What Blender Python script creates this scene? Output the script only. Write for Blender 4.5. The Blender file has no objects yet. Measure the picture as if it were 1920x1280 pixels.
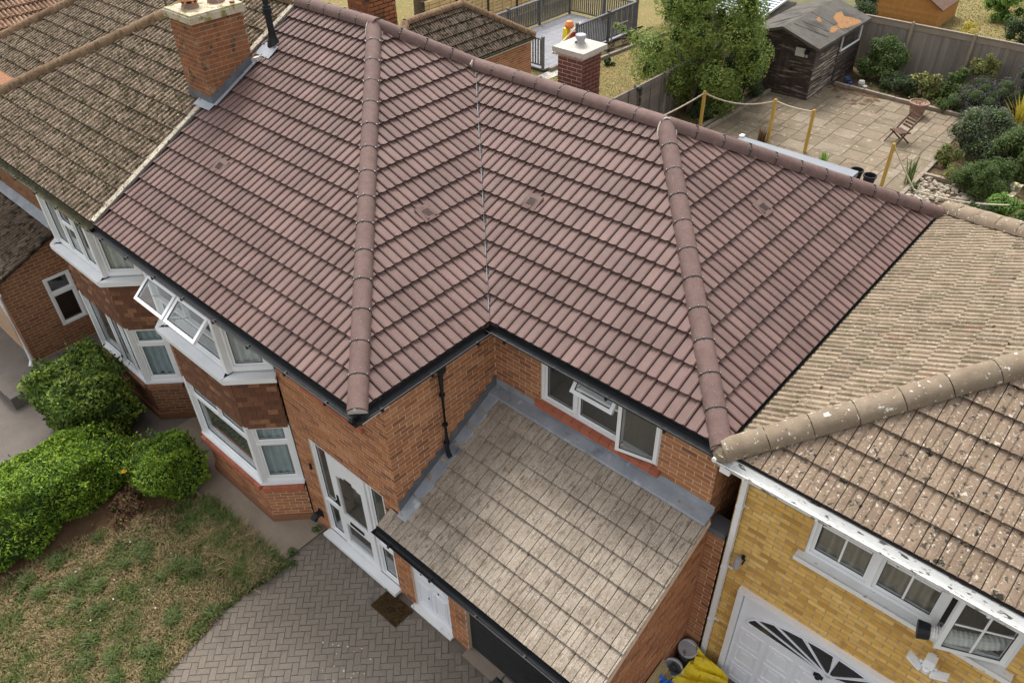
import bpy, math, random
from mathutils import Vector, Matrix
R = math.radians
rng = random.Random(7)
scene = bpy.context.scene
COL = scene.collection
# ------------------------------------------------------------------ camera, sky, sun, exposure
CAM = Vector((5.8099, -3.6311, 10.9382))
cd = bpy.data.cameras.new('camera'); cam = bpy.data.objects.new('camera', cd); COL.objects.link(cam)
cam.location = CAM
cam.rotation_euler = (R(51.00493), R(1.0354), R(41.79317))
cd.sensor_width = 36; cd.lens = 1468.86 / 1920 * 36; cd.clip_start = .1; cd.clip_end = 800
scene.camera = cam
SUN_EL, SUN_AZ = 58, 304          # azimuth of the sun seen from above, clockwise from +Y
world = bpy.data.worlds.new('World'); scene.world = world; world.use_nodes = True
wn = world.node_tree; bg = wn.nodes['Background']
sky = wn.nodes.new('ShaderNodeTexSky'); sky.sky_type = 'NISHITA'; sky.sun_disc = False
sky.sun_elevation = R(SUN_EL); sky.sun_rotation = R(SUN_AZ); sky.dust_density = 4; sky.air_density = 1
hs = wn.nodes.new('ShaderNodeHueSaturation'); hs.inputs['Saturation'].default_value = .12
wn.links.new(sky.outputs[0], hs.inputs['Color']); wn.links.new(hs.outputs[0], bg.inputs['Color'])
bg.inputs['Strength'].default_value = .15
sl = bpy.data.lights.new('sun', 'SUN'); sl.energy = .98; sl.angle = R(20); sl.color = (1, .95, .87)
so = bpy.data.objects.new('sun', sl); COL.objects.link(so)
az = R(SUN_AZ); el = R(SUN_EL)
sd = Vector((math.sin(az) * math.cos(el), math.cos(az) * math.cos(el), math.sin(el)))
so.rotation_euler = sd.to_track_quat('Z', 'Y').to_euler(); so.location = sd * 40
vs = scene.view_settings; vs.view_transform = 'Standard'; vs.look = 'None'; vs.gamma = 1; vs.use_curve_mapping = False
vs.exposure = 1.17

# ------------------------------------------------------------------ materials
class NT:
    def __init__(s, name):
        m = bpy.data.materials.new(name); m.use_nodes = True
        s.m = m; s.t = m.node_tree; s.b = s.t.nodes['Principled BSDF']; s._p = None; s._r = None
    def n(s, typ, **k):
        x = s.t.nodes.new(typ)
        for a, v in k.items(): setattr(x, a, v)
        return x
    def l(s, a, b): s.t.links.new(a, b)
    def pos(s):
        if not s._p: s._p = s.n('ShaderNodeNewGeometry').outputs['Position']
        return s._p
    def rnd(s):
        if not s._r:
            a = s.n('ShaderNodeAttribute', attribute_name='rnd'); o = s.n('ShaderNodeObjectInfo')
            ad = s.math('ADD', a.outputs['Fac'], o.outputs['Random']); s._r = s.math('FRACT', ad)
        return s._r
    def math(s, op, a, b=None):
        x = s.n('ShaderNodeMath', operation=op)
        for i, v in ((0, a), (1, b)):
            if v is None: continue
            if isinstance(v, (int, float)): x.inputs[i].default_value = v
            else: s.l(v, x.inputs[i])
        return x.outputs[0]
    def noise(s, sc, det=4, rough=.6, stretch=None, off=0):
        x = s.n('ShaderNodeTexNoise'); x.inputs['Scale'].default_value = sc
        x.inputs['Detail'].default_value = det; x.inputs['Roughness'].default_value = rough
        p = s.pos()
        if stretch or off:
            mp = s.n('ShaderNodeMapping'); mp.inputs['Scale'].default_value = stretch or (1, 1, 1)
            mp.inputs['Location'].default_value = (off, off * .7, off * .3)
            s.l(p, mp.inputs['Vector']); p = mp.outputs[0]
        s.l(p, x.inputs['Vector']); return x.outputs['Fac']
    def step(s, v, lo, hi):
        x = s.n('ShaderNodeMapRange'); x.inputs['From Min'].default_value = lo; x.inputs['From Max'].default_value = hi
        x.clamp = True; s.l(v, x.inputs['Value']); return x.outputs[0]
    def mix(s, f, a, b, mode='MIX'):
        x = s.n('ShaderNodeMix', data_type='RGBA', blend_type=mode)
        for i, v in ((0, f), (6, a), (7, b)):
            if isinstance(v, (int, float)): x.inputs[i].default_value = v
            elif isinstance(v, tuple): x.inputs[i].default_value = v if len(v) == 4 else v + (1,)
            else: s.l(v, x.inputs[i])
        return x.outputs[2]
    def ramp(s, v, stops, interp='LINEAR'):
        x = s.n('ShaderNodeValToRGB'); cr = x.color_ramp; cr.interpolation = interp
        while len(cr.elements) < len(stops): cr.elements.new(.5)
        for e, (p, c) in zip(cr.elements, stops): e.position = p; e.color = c + (1,)
        s.l(v, x.inputs[0]); return x.outputs[0]
    def bump(s, h, strength=.5, dist=.01):
        x = s.n('ShaderNodeBump'); x.inputs['Strength'].default_value = strength; x.inputs['Distance'].default_value = dist
        s.l(h, x.inputs['Height']); s.l(x.outputs[0], s.b.inputs['Normal'])

MAT = {}
def mk(name, cols, nscale=6, rough=.8, spec=.3, ramp=None, var=0, specks=(), bump=None, metal=0, stretch=None):
    """cols: two colours mixed by noise; ramp: stops picked per piece; specks: (colour, scale, lo, hi[, stretch])"""
    s = NT(name)
    if ramp:
        c = s.ramp(s.rnd(), ramp)
        nz = s.step(s.noise(nscale, stretch=stretch), .3, .7)
        c = s.mix(s.math('MULTIPLY', nz, cols[1]), c, cols[0])
    else:
        nz = s.step(s.noise(nscale, stretch=stretch), .3, .7); c = s.mix(nz, cols[0], cols[1])
    if var:
        f = s.math('MULTIPLY_ADD', s.rnd(), var); f.node.inputs[2].default_value = 1 - var * .5
        vv = s.n('ShaderNodeCombineColor')
        for i in range(3): s.l(f, vv.inputs[i])
        c = s.mix(1.0, c, vv.outputs[0], 'MULTIPLY')
    for k, sp in enumerate(specks):
        st = sp[4] if len(sp) > 4 else None
        c = s.mix(s.step(s.noise(sp[1], 3, .55, st, off=3.1 * k + 1), sp[2], sp[3]), c, sp[0])
    s.l(c, s.b.inputs['Base Color'])
    s.b.inputs['Roughness'].default_value = rough; s.b.inputs['Specular IOR Level'].default_value = spec
    s.b.inputs['Metallic'].default_value = metal
    if bump: s.bump(s.noise(bump[0], 5, .65), bump[1], bump[2])
    MAT[name] = s.m; return s.m

mk('tile_brown', ((.124, .074, .064), (.172, .108, .094)), 2.2, .68, .35, var=.25, specks=[((.23, .16, .142), 55, .64, .74), ((.12, .078, .072), 1.1, .55, .85), ((.55, .50, .46), 26, .755, .785)], bump=(180, .35, .004))
mk('tile_cap', ((.124, .077, .067), (.165, .107, .094)), 7, .8, .25, var=.14, specks=[((.34, .27, .25), 90, .62, .74), ((.6, .56, .52), 30, .76, .78)], bump=(220, .5, .004))
mk('tile_mossy', ((.165, .12, .088), (.26, .20, .148)), 5, .95, .1, var=.35, specks=[((.075, .062, .035), 9, .47, .62), ((.05, .048, .022), 16, .56, .66), ((.40, .33, .25), 18, .60, .70), ((.13, .12, .045), 5, .64, .75)], bump=(40, .9, .02))
mk('tile_mossy_cap', ((.17, .105, .062), (.225, .155, .098)), 5, .95, .1, var=.25, specks=[((.11, .08, .05), 12, .52, .66), ((.08, .065, .04), 4, .58, .72)], bump=(30, .8, .02))
mk('tile_far', ((.24, .14, .09), (.32, .205, .14)), 3, .95, .1, var=.35, specks=[((.12, .08, .05), 9, .52, .66), ((.5, .42, .33), 20, .64, .74)], bump=(28, .8, .025))
mk('tile_dark_mossy', ((.10, .075, .055), (.17, .13, .095)), 3, .95, .1, var=.35, specks=[((.035, .03, .02), 8, .48, .62), ((.42, .40, .36), 14, .66, .74)], bump=(28, .9, .03))
mk('tile_garage', ((.29, .24, .19), (.365, .31, .25)), 4, .92, .15, var=.18, specks=[((.17, .135, .10), 22, .52, .70, (1, .35, .35)), ((.19, .155, .115), 1.3, .5, .75), ((.46, .40, .33), 40, .60, .70), ((.14, .115, .09), 34, .62, .72), ((.50, .46, .41), 30, .66, .74), ((.10, .08, .06), 60, .60, .70)], bump=(60, .8, .012))
mk('tile_yellowhouse', ((.175, .125, .088), (.245, .18, .13)), 4, .92, .15, var=.22, specks=[((.22, .165, .11), 6, .54, .70), ((.50, .45, .38), 24, .61, .69), ((.06, .05, .038), 15, .60, .67), ((.03, .027, .022), 8, .65, .68), ((.40, .36, .28), 40, .6, .7), ((.13, .10, .07), 24, .62, .7)], bump=(60, .8, .012))
mk('tile_yellowside', ((.20, .15, .105), (.275, .218, .155)), 4, .92, .15, var=.35, specks=[((.27, .165, .11), 2.2, .64, .78), ((.16, .135, .08), 6, .52, .70), ((.42, .37, .29), 30, .58, .70), ((.10, .085, .06), 34, .60, .70), ((.05, .045, .03), 8, .69, .73)], bump=(60, .8, .012))
mk('cap_yellowhouse', ((.185, .14, .098), (.26, .205, .15)), 6, .92, .15, var=.15, specks=[((.22, .18, .12), 9, .56, .7), ((.68, .63, .55), 16, .63, .70), ((.05, .045, .03), 13, .70, .74)], bump=(70, .9, .012))
mk('roof_deck', ((.025, .022, .02), (.035, .03, .028)), 3)
BR = [(0, (.36, .145, .062)), (.2, (.44, .19, .085)), (.36, (.28, .11, .05)), (.55, (.48, .22, .10)), (.72, (.36, .15, .07)), (.85, (.20, .085, .048)), (.93, (.42, .18, .085)), (1, (.52, .26, .13))]
mk('brick', ((.26, .13, .075), .4), 22, .9, .2, ramp=BR, specks=[((.46, .31, .20), 40, .63, .74), ((.20, .10, .06), 1.6, .60, .85), ((.48, .33, .22), 2.4, .66, .85)], bump=(90, .6, .006))
mk('mortar', ((.56, .42, .30), (.66, .51, .38)), 12, .95, .1, bump=(120, .5, .004))
mk('brick_chimney', ((.20, .10, .055), .5), 14, .92, .2, ramp=[(0, (.25, .085, .035)), (.3, (.33, .12, .046)), (.55, (.20, .075, .036)), (.8, (.29, .115, .05)), (1, (.17, .085, .05))], specks=[((.34, .26, .17), 5, .61, .74), ((.05, .042, .03), 4.5, .58, .70), ((.27, .23, .18), 16, .62, .72)], bump=(90, .7, .007))
mk('mortar_chimney', ((.34, .25, .155), (.43, .33, .22)), 8, .95, .1, bump=(120, .5, .004))
mk('brick_purple', ((.10, .05, .04), .4), 20, .9, .2, ramp=[(0, (.15, .06, .045)), (.5, (.19, .08, .06)), (1, (.13, .055, .045))], bump=(90, .5, .005))
mk('mortar_pale', ((.48, .40, .33), (.55, .46, .38)), 9, .95, .1)
mk('brick_dark', ((.17, .085, .05), .5), 18, .92, .15, ramp=[(0, (.22, .10, .055)), (.4, (.28, .13, .065)), (.7, (.17, .075, .045)), (1, (.30, .15, .08))], bump=(90, .6, .006))
mk('mortar_dark', ((.38, .26, .17), (.46, .33, .22)), 9, .95, .1)
mk('brick_yellow', ((.42, .235, .065), .5), 13, .9, .2, ramp=[(0, (.68, .40, .09)), (.3, (.80, .52, .16)), (.5, (.58, .32, .065)), (.72, (.84, .57, .20)), (.86, (.42, .22, .045)), (.93, (.74, .46, .115)), (1, (.52, .29, .06))], specks=[((.35, .19, .05), 3.2, .62, .76)], bump=(80, .5, .005))
mk('mortar_yellow', ((.30, .255, .20), (.38, .33, .26)), 10, .95, .1)
mk('brick_red_sill', ((.30, .10, .06), .4), 16, .85, .3, ramp=[(0, (.36, .11, .065)), (.5, (.42, .14, .08)), (1, (.30, .09, .055))], bump=(90, .4, .004))
mk('hung_tile', ((.10, .05, .03), .5), 12, .9, .2, ramp=[(0, (.13, .060, .036)), (.35, (.17, .078, .045)), (.6, (.115, .053, .034)), (.8, (.21, .10, .058)), (.93, (.33, .165, .09)), (1, (.14, .065, .04))], bump=(70, .5, .005))
mk('white_pvc', ((.72, .73, .74), (.79, .80, .81)), 3, .35, .5)
mk('white_old', ((.66, .66, .65), (.76, .76, .75)), 5, .5, .4, specks=[((.30, .28, .25), 14, .63, .72)])
mk('white_door', ((.70, .72, .76), (.76, .78, .82)), 2, .45, .4)
mk('black_pvc', ((.010, .011, .013), (.018, .019, .022)), 5, .5, .28)
mk('gutter_mossy', ((.04, .035, .025), (.10, .095, .05)), 9, .9, .2, bump=(40, .8, .02))
mk('gutter_white', ((.66, .66, .64), (.74, .74, .72)), 6, .5, .4, specks=[((.10, .09, .08), 7, .60, .64, (1, 3, 3)), ((.4, .38, .33), 20, .62, .7)])
mk('dark_glass', ((.02, .021, .024), (.035, .036, .04)), 2, .06, .6)
mk('gasket', ((.02, .02, .02), (.03, .03, .03)), 5, .6)
mk('lead', ((.20, .22, .25), (.31, .33, .36)), 3.5, .6, .4, specks=[((.42, .44, .46), 5, .62, .74), ((.09, .10, .12), 2.5, .60, .74)], bump=(9, .4, .02))
mk('lead_dark', ((.085, .09, .105), (.14, .145, .16)), 4, .65, .4, bump=(12, .4, .01))
mk('mortar_cap', ((.52, .47, .42), (.62, .57, .52)), 20, .95, .1, bump=(90, .8, .01))
mk('verge_cement', ((.33, .285, .225), (.47, .42, .34)), 7, .95, .1, var=.3, specks=[((.12, .105, .075), 14, .56, .68), ((.6, .56, .48), 24, .62, .7)], bump=(60, .9, .015))
mk('screw', ((.5, .5, .49), (.58, .58, .57)), 5, .35, .5)
mk('concrete', ((.235, .190, .145), (.30, .25, .20)), 2.2, .95, .1, specks=[((.22, .185, .15), 60, .55, .68), ((.5, .46, .40), 80, .66, .72)], bump=(140, .5, .006))
mk('concrete_lichen', ((.42, .36, .25), (.54, .48, .38)), 9, .95, .1, specks=[((.20, .19, .05), 7, .52, .64), ((.10, .09, .06), 26, .62, .7), ((.45, .30, .08), 11, .64, .72)], bump=(60, .8, .012))
mk('concrete_pale', ((.40, .375, .33), (.49, .46, .41)), 5, .95, .1, specks=[((.28, .25, .2), 18, .62, .72)], bump=(60, .6, .008))
mk('terracotta_orange', ((.55, .22, .09), (.62, .30, .15)), 8, .8, .2, specks=[((.72, .55, .42), 12, .58, .7)])
mk('terracotta', ((.24, .15, .115), (.30, .20, .155)), 9, .9, .1, specks=[((.5, .42, .35), 12, .6, .72)])
mk('paver', ((.165, .138, .110), .35), 5, .95, .15, ramp=[(0, (.168, .142, .115)), (.5, (.182, .154, .126)), (.8, (.197, .167, .137)), (1, (.158, .134, .112))], specks=[((.21, .188, .16), .9, .52, .78), ((.12, .105, .09), 2.5, .58, .78), ((.27, .24, .205), 90, .56, .68), ((.10, .088, .075), 110, .58, .68)], bump=(160, .5, .005))
mk('paver_joint', ((.125, .107, .09), (.16, .138, .115)), 8, .97, .1)
mk('tarmac', ((.14, .12, .105), (.19, .165, .145)), 2, .95, .1, specks=[((.27, .24, .21), 120, .6, .7), ((.09, .08, .07), 90, .58, .68)], bump=(150, .6, .006))
mk('slab', ((.19, .155, .11), .5), 3, .95, .1, ramp=[(0, (.165, .132, .092)), (.3, (.225, .182, .13)), (.6, (.18, .142, .10)), (.85, (.27, .225, .17)), (1, (.22, .15, .105))], specks=[((.135, .11, .075), 1.6, .52, .72), ((.34, .295, .225), 6, .58, .74), ((.12, .10, .07), 20, .6, .72)], bump=(50, .5, .008))
mk('slab_joint', ((.13, .105, .07), (.19, .155, .11)), 4, .97, .1)
mk('soil', ((.075, .055, .035), (.14, .10, .06)), 3, .97, .1, specks=[((.30, .15, .07), 14, .56, .66), ((.05, .06, .02), 4, .55, .7)], bump=(40, .9, .03))
mk('leaf_litter', ((.10, .062, .037), (.16, .10, .058)), 4, .97, .1, specks=[((.12, .07, .04), 20, .5, .62)], bump=(60, .9, .02))
mk('ground_rough', ((.10, .105, .05), (.17, .15, .08)), .7, .97, .1, bump=(20, .8, .03))
mk('lawn_dry', ((.22, .165, .075), (.15, .135, .05)), 1.4, .97, .1, specks=[((.085, .095, .03), 2.3, .55, .72), ((.10, .075, .04), 12, .56, .7)], bump=(60, .9, .03))
mk('lawn_rear', ((.235, .18, .075), (.19, .165, .062)), .8, .97, .1, specks=[((.16, .17, .055), 1.7, .58, .75), ((.40, .32, .17), 12, .58, .7), ((.17, .13, .06), 25, .56, .68)], bump=(60, .9, .03))
mk('wood_grey', ((.17, .15, .13), (.25, .22, .19)), 3, .9, .15, var=.3, stretch=(1, 1, .15), bump=(40, .5, .01))
mk('wood_deck_grey', ((.10, .10, .105), (.15, .15, .155)), 4, .85, .2, var=.25, bump=(40, .4, .006))
mk('deck_board', ((.21, .21, .225), (.27, .27, .285)), 4, .85, .2, var=.2)
mk('wood_dark', ((.045, .034, .030), (.075, .058, .05)), 5, .9, .15, var=.45, specks=[((.26, .21, .17), 6, .56, .68, (.25, .25, 3))], bump=(50, .5, .008))
mk('wood_dark_weathered', ((.055, .042, .036), (.10, .078, .066)), 5, .9, .15, var=.5, specks=[((.42, .36, .30), 5, .50, .64, (.25, .2, 4))], bump=(50, .5, .008))
mk('wood_orange', ((.34, .16, .045), (.42, .21, .07)), 6, .85, .2, var=.2)
mk('wood_yellow', ((.44, .28, .06), (.52, .35, .10)), 6, .85, .2, var=.1, stretch=(3, 3, .4))
mk('fence_yellow', ((.58, .42, .20), (.66, .50, .27)), 4, .85, .2, var=.18)
mk('wood_brown', ((.09, .05, .035), (.14, .085, .06)), 8, .8, .2, var=.2)
mk('wood_pale', ((.62, .50, .33), (.70, .59, .42)), 6, .8, .2)
mk('wood_timber', ((.30, .23, .12), (.38, .30, .17)), 7, .85, .2, var=.3, stretch=(1, .2, 1))
mk('felt', ((.085, .078, .070), (.125, .115, .10)), 3, .95, .1, specks=[((.06, .055, .05), 1.5, .5, .65), ((.17, .15, .12), 40, .6, .7)], bump=(30, .6, .012))
mk('chipboard', ((.26, .135, .058), (.36, .20, .095)), 22, .95, .1, specks=[((.15, .07, .03), 30, .54, .64), ((.10, .085, .07), 5, .6, .68)], bump=(60, .8, .006))
mk('rope', ((.42, .36, .26), (.52, .46, .35)), 60, .95, .1)
mk('grey_roof', ((.15, .163, .18), (.19, .205, .225)), 1.5, .5, .4)
mk('poly', ((.44, .50, .57), (.52, .58, .65)), 2, .3, .5)
mk('mat_coir', ((.045, .027, .013), (.08, .05, .025)), 8, .98, .05, bump=(150, .9, .008))
mk('shutter', ((.022, .024, .027), (.032, .034, .037)), 3, .45, .4)
mk('bin', ((.012, .016, .02), (.02, .025, .03)), 3, .45, .4)
mk('tarp', ((.62, .45, .01), (.75, .57, .02)), 5, .5, .4, specks=[((.30, .21, .02), 13, .60, .68)], bump=(9, .6, .03))
mk('paint_tub_white', ((.33, .335, .35), (.43, .435, .45)), 7, .5, .4, specks=[((.15, .15, .16), 8, .58, .66)])
mk('paint_tub_dark', ((.05, .05, .055), (.12, .12, .13)), 9, .6, .3, specks=[((.6, .6, .6), 9, .60, .68)])
mk('paint_tub_blue', ((.02, .04, .16), (.03, .06, .22)), 9, .5, .4, specks=[((.6, .6, .62), 9, .62, .7)])
mk('blue_bag', ((.01, .10, .48), (.02, .14, .58)), 6, .4, .5)
mk('toy_yellow', ((.80, .60, .01), (.85, .66, .02)), 5, .4, .5)
mk('toy_red', ((.40, .03, .02), (.5, .05, .03)), 5, .4, .5)
mk('toy_orange', ((.62, .17, .03), (.70, .24, .05)), 8, .5, .4)
mk('pebble', ((.45, .39, .31), .3), 9, .9, .2, ramp=[(0, (.22, .18, .13)), (.4, (.33, .285, .225)), (.8, (.42, .375, .31)), (1, (.18, .13, .09))])
mk('curtain_beige', ((.26, .22, .17), (.34, .295, .235)), 3, .9, .1)
mk('curtain_white', ((.50, .52, .52), (.60, .62, .62)), 5, .9, .1)
mk('curtain_blue', ((.36, .42, .44), (.44, .50, .52)), 5, .9, .1)
mk('room', ((.16, .148, .13), (.22, .205, .18)), 2, .9, .1)
mk('room_floor', ((.22, .205, .18), (.30, .28, .245)), 9, .8, .2, stretch=(8, 1, 1))
mk('grey_metal', ((.28, .28, .30), (.36, .36, .38)), 8, .5, .4)
mk('hose', ((.62, .61, .58), (.70, .69, .66)), 8, .6, .3)
mk('flower_yellow', ((.85, .50, .02), (.9, .58, .04)), 6, .6)
mk('bark', ((.09, .07, .05), (.15, .12, .09)), 9, .95, .1, bump=(40, .8, .02))
mk('litter_white', ((.45, .43, .39), (.55, .53, .49)), 6, .7)

def leafmat(name, ramp, trans=.25, rough=.5):
    s = NT(name); c = s.ramp(s.rnd(), ramp); s.l(c, s.b.inputs['Base Color'])
    s.b.inputs['Roughness'].default_value = rough; s.b.inputs['Specular IOR Level'].default_value = .35
    tr = s.n('ShaderNodeBsdfTranslucent'); s.l(c, tr.inputs['Color'])
    mx = s.n('ShaderNodeMixShader'); mx.inputs[0].default_value = trans
    s.l(s.b.outputs[0], mx.inputs[1]); s.l(tr.outputs[0], mx.inputs[2])
    s.l(mx.outputs[0], s.t.nodes['Material Output'].inputs['Surface'])
    MAT[name] = s.m
leafmat('leaf_hedge', [(0, (.035, .075, .012)), (.35, (.09, .18, .018)), (.7, (.20, .33, .025)), (1, (.38, .50, .05))], .3)
leafmat('leaf_shrub', [(0, (.035, .065, .015)), (.4, (.085, .145, .025)), (.75, (.18, .27, .04)), (1, (.36, .44, .07))], .3)
leafmat('leaf_tree', [(0, (.075, .125, .022)), (.4, (.16, .245, .045)), (.75, (.27, .36, .08)), (.95, (.38, .44, .13)), (1, (.52, .42, .07))], .4)
leafmat('leaf_dark', [(0, (.025, .045, .018)), (.5, (.05, .08, .028)), (1, (.09, .12, .045))])
leafmat('leaf_grass', [(0, (.045, .07, .014)), (.5, (.085, .12, .025)), (1, (.15, .19, .05))])
leafmat('leaf_mid', [(0, (.04, .075, .02)), (.5, (.08, .13, .03)), (1, (.15, .20, .05))])
leafmat('leaf_olive', [(0, (.09, .11, .03)), (.5, (.17, .19, .055)), (.9, (.28, .27, .08)), (1, (.4, .33, .06))])
leafmat('leaf_purple', [(0, (.035, .03, .035)), (.5, (.07, .065, .07)), (1, (.12, .11, .115))])
leafmat('leaf_silver', [(0, (.06, .085, .045)), (.5, (.11, .14, .075)), (1, (.18, .20, .12))])
leafmat('leaf_yellow', [(0, (.35, .30, .03)), (.5, (.5, .42, .05)), (1, (.62, .52, .10))])
leafmat('leaf_brown', [(0, (.10, .06, .035)), (.5, (.18, .10, .05)), (1, (.30, .17, .08))])
leafmat('leaf_bright', [(0, (.10, .20, .03)), (.5, (.17, .31, .05)), (1, (.27, .42, .09))])
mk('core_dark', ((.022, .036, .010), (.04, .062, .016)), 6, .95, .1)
def grassmat(name, dry, green, sc, lo, hi):
    s = NT(name)
    d = s.ramp(s.rnd(), dry); g = s.ramp(s.rnd(), green)
    f = s.step(s.noise(sc, 3, .6), lo, hi); c = s.mix(f, d, g)
    s.l(c, s.b.inputs['Base Color']); s.b.inputs['Roughness'].default_value = .7; s.b.inputs['Specular IOR Level'].default_value = .2
    MAT[name] = s.m
grassmat('grass_front', [(0, (.10, .075, .032)), (.5, (.215, .165, .078)), (1, (.40, .315, .165))], [(0, (.04, .06, .016)), (.6, (.085, .115, .03)), (1, (.15, .185, .05))], 2.3, .42, .60)
grassmat('grass_rear', [(0, (.19, .145, .06)), (.5, (.235, .18, .078)), (1, (.28, .22, .10))], [(0, (.12, .125, .04)), (.6, (.15, .15, .05)), (1, (.19, .185, .065))], .9, .50, .70)

def glassmat(name, tint, ior=1.5):
    s = NT(name); t = s.t; t.nodes.remove(s.b)
    tr = s.n('ShaderNodeBsdfTransparent'); tr.inputs['Color'].default_value = tint + (1,)
    gl = s.n('ShaderNodeBsdfGlossy'); gl.inputs['Roughness'].default_value = .03; gl.inputs['Color'].default_value = (1, 1, 1, 1)
    lw = s.n('ShaderNodeLayerWeight'); lw.inputs['Blend'].default_value = .5; f5 = s.math('POWER', lw.outputs['Facing'], 5.0); fr = s.math('MULTIPLY_ADD', f5, .9); fr.node.inputs[2].default_value = .05
    mx = s.n('ShaderNodeMixShader'); s.l(fr, mx.inputs[0]); s.l(tr.outputs[0], mx.inputs[1]); s.l(gl.outputs[0], mx.inputs[2])
    s.l(mx.outputs[0], t.nodes['Material Output'].inputs['Surface']); MAT[name] = s.m
glassmat('glass', (.92, .94, .94), 1.5)

# ------------------------------------------------------------------ mesh helpers
def V(*a): return Vector(a)
class MB:
    def __init__(s): s.v = []; s.f = []; s.r = []; s.m = []
    def poly(s, pts, r=0., m=0):
        i = len(s.v); s.v += [tuple(p) for p in pts]; s.f.append(tuple(range(i, i + len(pts)))); s.r.append(r); s.m.append(m)
    def mesh(s, verts, faces, r=0., m=0):
        i = len(s.v); s.v += [tuple(p) for p in verts]
        for f in faces: s.f.append(tuple(i + k for k in f)); s.r.append(r); s.m.append(m)
    def obox(s, c, ax, ay, az, r=0., m=0, skip=()):
        """box: centre c, half-axis vectors ax ay az"""
        c = Vector(c); P = [c + ax * x + ay * y + az * z for z in (-1, 1) for y in (-1, 1) for x in (-1, 1)]
        F = [(0, 2, 3, 1), (4, 5, 7, 6), (0, 1, 5, 4), (2, 6, 7, 3), (0, 4, 6, 2), (1, 3, 7, 5)]
        s.mesh(P, [f for k, f in enumerate(F) if k not in skip], r, m)
    def box(s, x0, y0, z0, x1, y1, z1, r=0., m=0):
        s.obox(((x0 + x1) / 2, (y0 + y1) / 2, (z0 + z1) / 2), V((x1 - x0) / 2, 0, 0), V(0, (y1 - y0) / 2, 0), V(0, 0, (z1 - z0) / 2), r, m)
    def bar(s, a, b, w, h, up=V(0, 0, 1), r=0., m=0):
        a = Vector(a); b = Vector(b); d = b - a; L = d.length; d.normalize()
        x = d.cross(up)
        if x.length < 1e-5: x = d.cross(V(1, 0, 0))
        x.normalize(); u = x.cross(d)
        s.obox((a + b) / 2, d * L / 2, x * w / 2, u * h / 2, r, m)
    def tube(s, pts, rad, n=8, r=0., m=0, cap=True):
        pts = [Vector(p) for p in pts]; rs = rad if isinstance(rad, (list, tuple)) else [rad] * len(pts)
        rings = []
        for i, p in enumerate(pts):
            d = (pts[min(i + 1, len(pts) - 1)] - pts[max(i - 1, 0)]).normalized()
            x = d.cross(V(0, 0, 1))
            if x.length < 1e-3: x = V(1, 0, 0)
            x.normalize(); y = x.cross(d)
            rings.append([p + (x * math.cos(2 * math.pi * k / n) + y * math.sin(2 * math.pi * k / n)) * rs[i] for k in range(n)])
        vs_ = [q for g in rings for q in g]; fs = []
        for i in range(len(pts) - 1):
            for k in range(n): fs.append((i * n + k, i * n + (k + 1) % n, (i + 1) * n + (k + 1) % n, (i + 1) * n + k))
        if cap: fs += [tuple(range(n - 1, -1, -1)), tuple(range((len(pts) - 1) * n, len(pts) * n))]
        s.mesh(vs_, fs, r, m)
    def lathe(s, c, prof, n=16, r=0., m=0):
        c = Vector(c); vs_ = []; fs = []
        for (rad, z) in prof:
            for k in range(n): a = 2 * math.pi * k / n; vs_.append(c + V(rad * math.cos(a), rad * math.sin(a), z))
        for i in range(len(prof) - 1):
            for k in range(n): fs.append((i * n + k, i * n + (k + 1) % n, (i + 1) * n + (k + 1) % n, (i + 1) * n + k))
        s.mesh(vs_, fs, r, m)
    def data(s, name, mats):
        me = bpy.data.meshes.new(name); me.from_pydata(s.v, [], s.f)
        for m in (mats if isinstance(mats, (list, tuple)) else [mats]): me.materials.append(MAT[m])
        if any(s.m): me.polygons.foreach_set('material_index', s.m)
        a = me.attributes.new('rnd', 'FLOAT', 'FACE'); a.data.foreach_set('value', s.r)
        return me
    def build(s, name, mats, parent=None, smooth=False, kind=None):
        me = s.data(name, mats); o = link(name, me, parent)
        if smooth: me.polygons.foreach_set('use_smooth', [True] * len(me.polygons))
        if kind: o['kind'] = kind
        return o
def link(name, data, parent=None, M=None):
    o = bpy.data.objects.new(name, data); COL.objects.link(o)
    if M is not None: o.matrix_basis = M
    if parent is not None:
        o.parent = parent
        if parent.type == 'EMPTY': o.matrix_parent_inverse = Matrix.Translation(-parent.location)
    return o
def thing(name, loc, label, cat, group=None):
    o = bpy.data.objects.new(name, None); COL.objects.link(o); o.location = loc; o.empty_display_size = .3
    o['label'] = label; o['category'] = cat
    if group: o['group'] = group
    return o
def tag(o, label, cat, group=None):
    o['label'] = label; o['category'] = cat
    if group: o['group'] = group
    return o
def struct(o): o['kind'] = 'structure'; return o
def fmat(o, u, v, n): return Matrix(((u.x, v.x, n.x, o.x), (u.y, v.y, n.y, o.y), (u.z, v.z, n.z, o.z), (0, 0, 0, 1)))

def clip(poly, a, b, c):
    """keep a*u + b*v <= c"""
    out = []
    for i in range(len(poly)):
        p, q = poly[i - 1], poly[i]; dp = a * p[0] + b * p[1] - c; dq = a * q[0] + b * q[1] - c
        if (dp <= 0) != (dq <= 0):
            t = dp / (dp - dq); out.append(tuple(p[k] + (q[k] - p[k]) * t for k in range(len(p))))
        if dq <= 0: out.append(q)
    return out
def halfplanes(pg, inset=()):
    hp = []
    for i in range(len(pg)):
        (x0, y0), (x1, y1) = pg[i], pg[(i + 1) % len(pg)]
        a, b = (y1 - y0), -(x1 - x0); L = math.hypot(a, b); a /= L; b /= L
        d = inset[i] if i < len(inset) else 0
        hp.append((a, b, a * x0 + b * y0 - d))
    return hp

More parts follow.
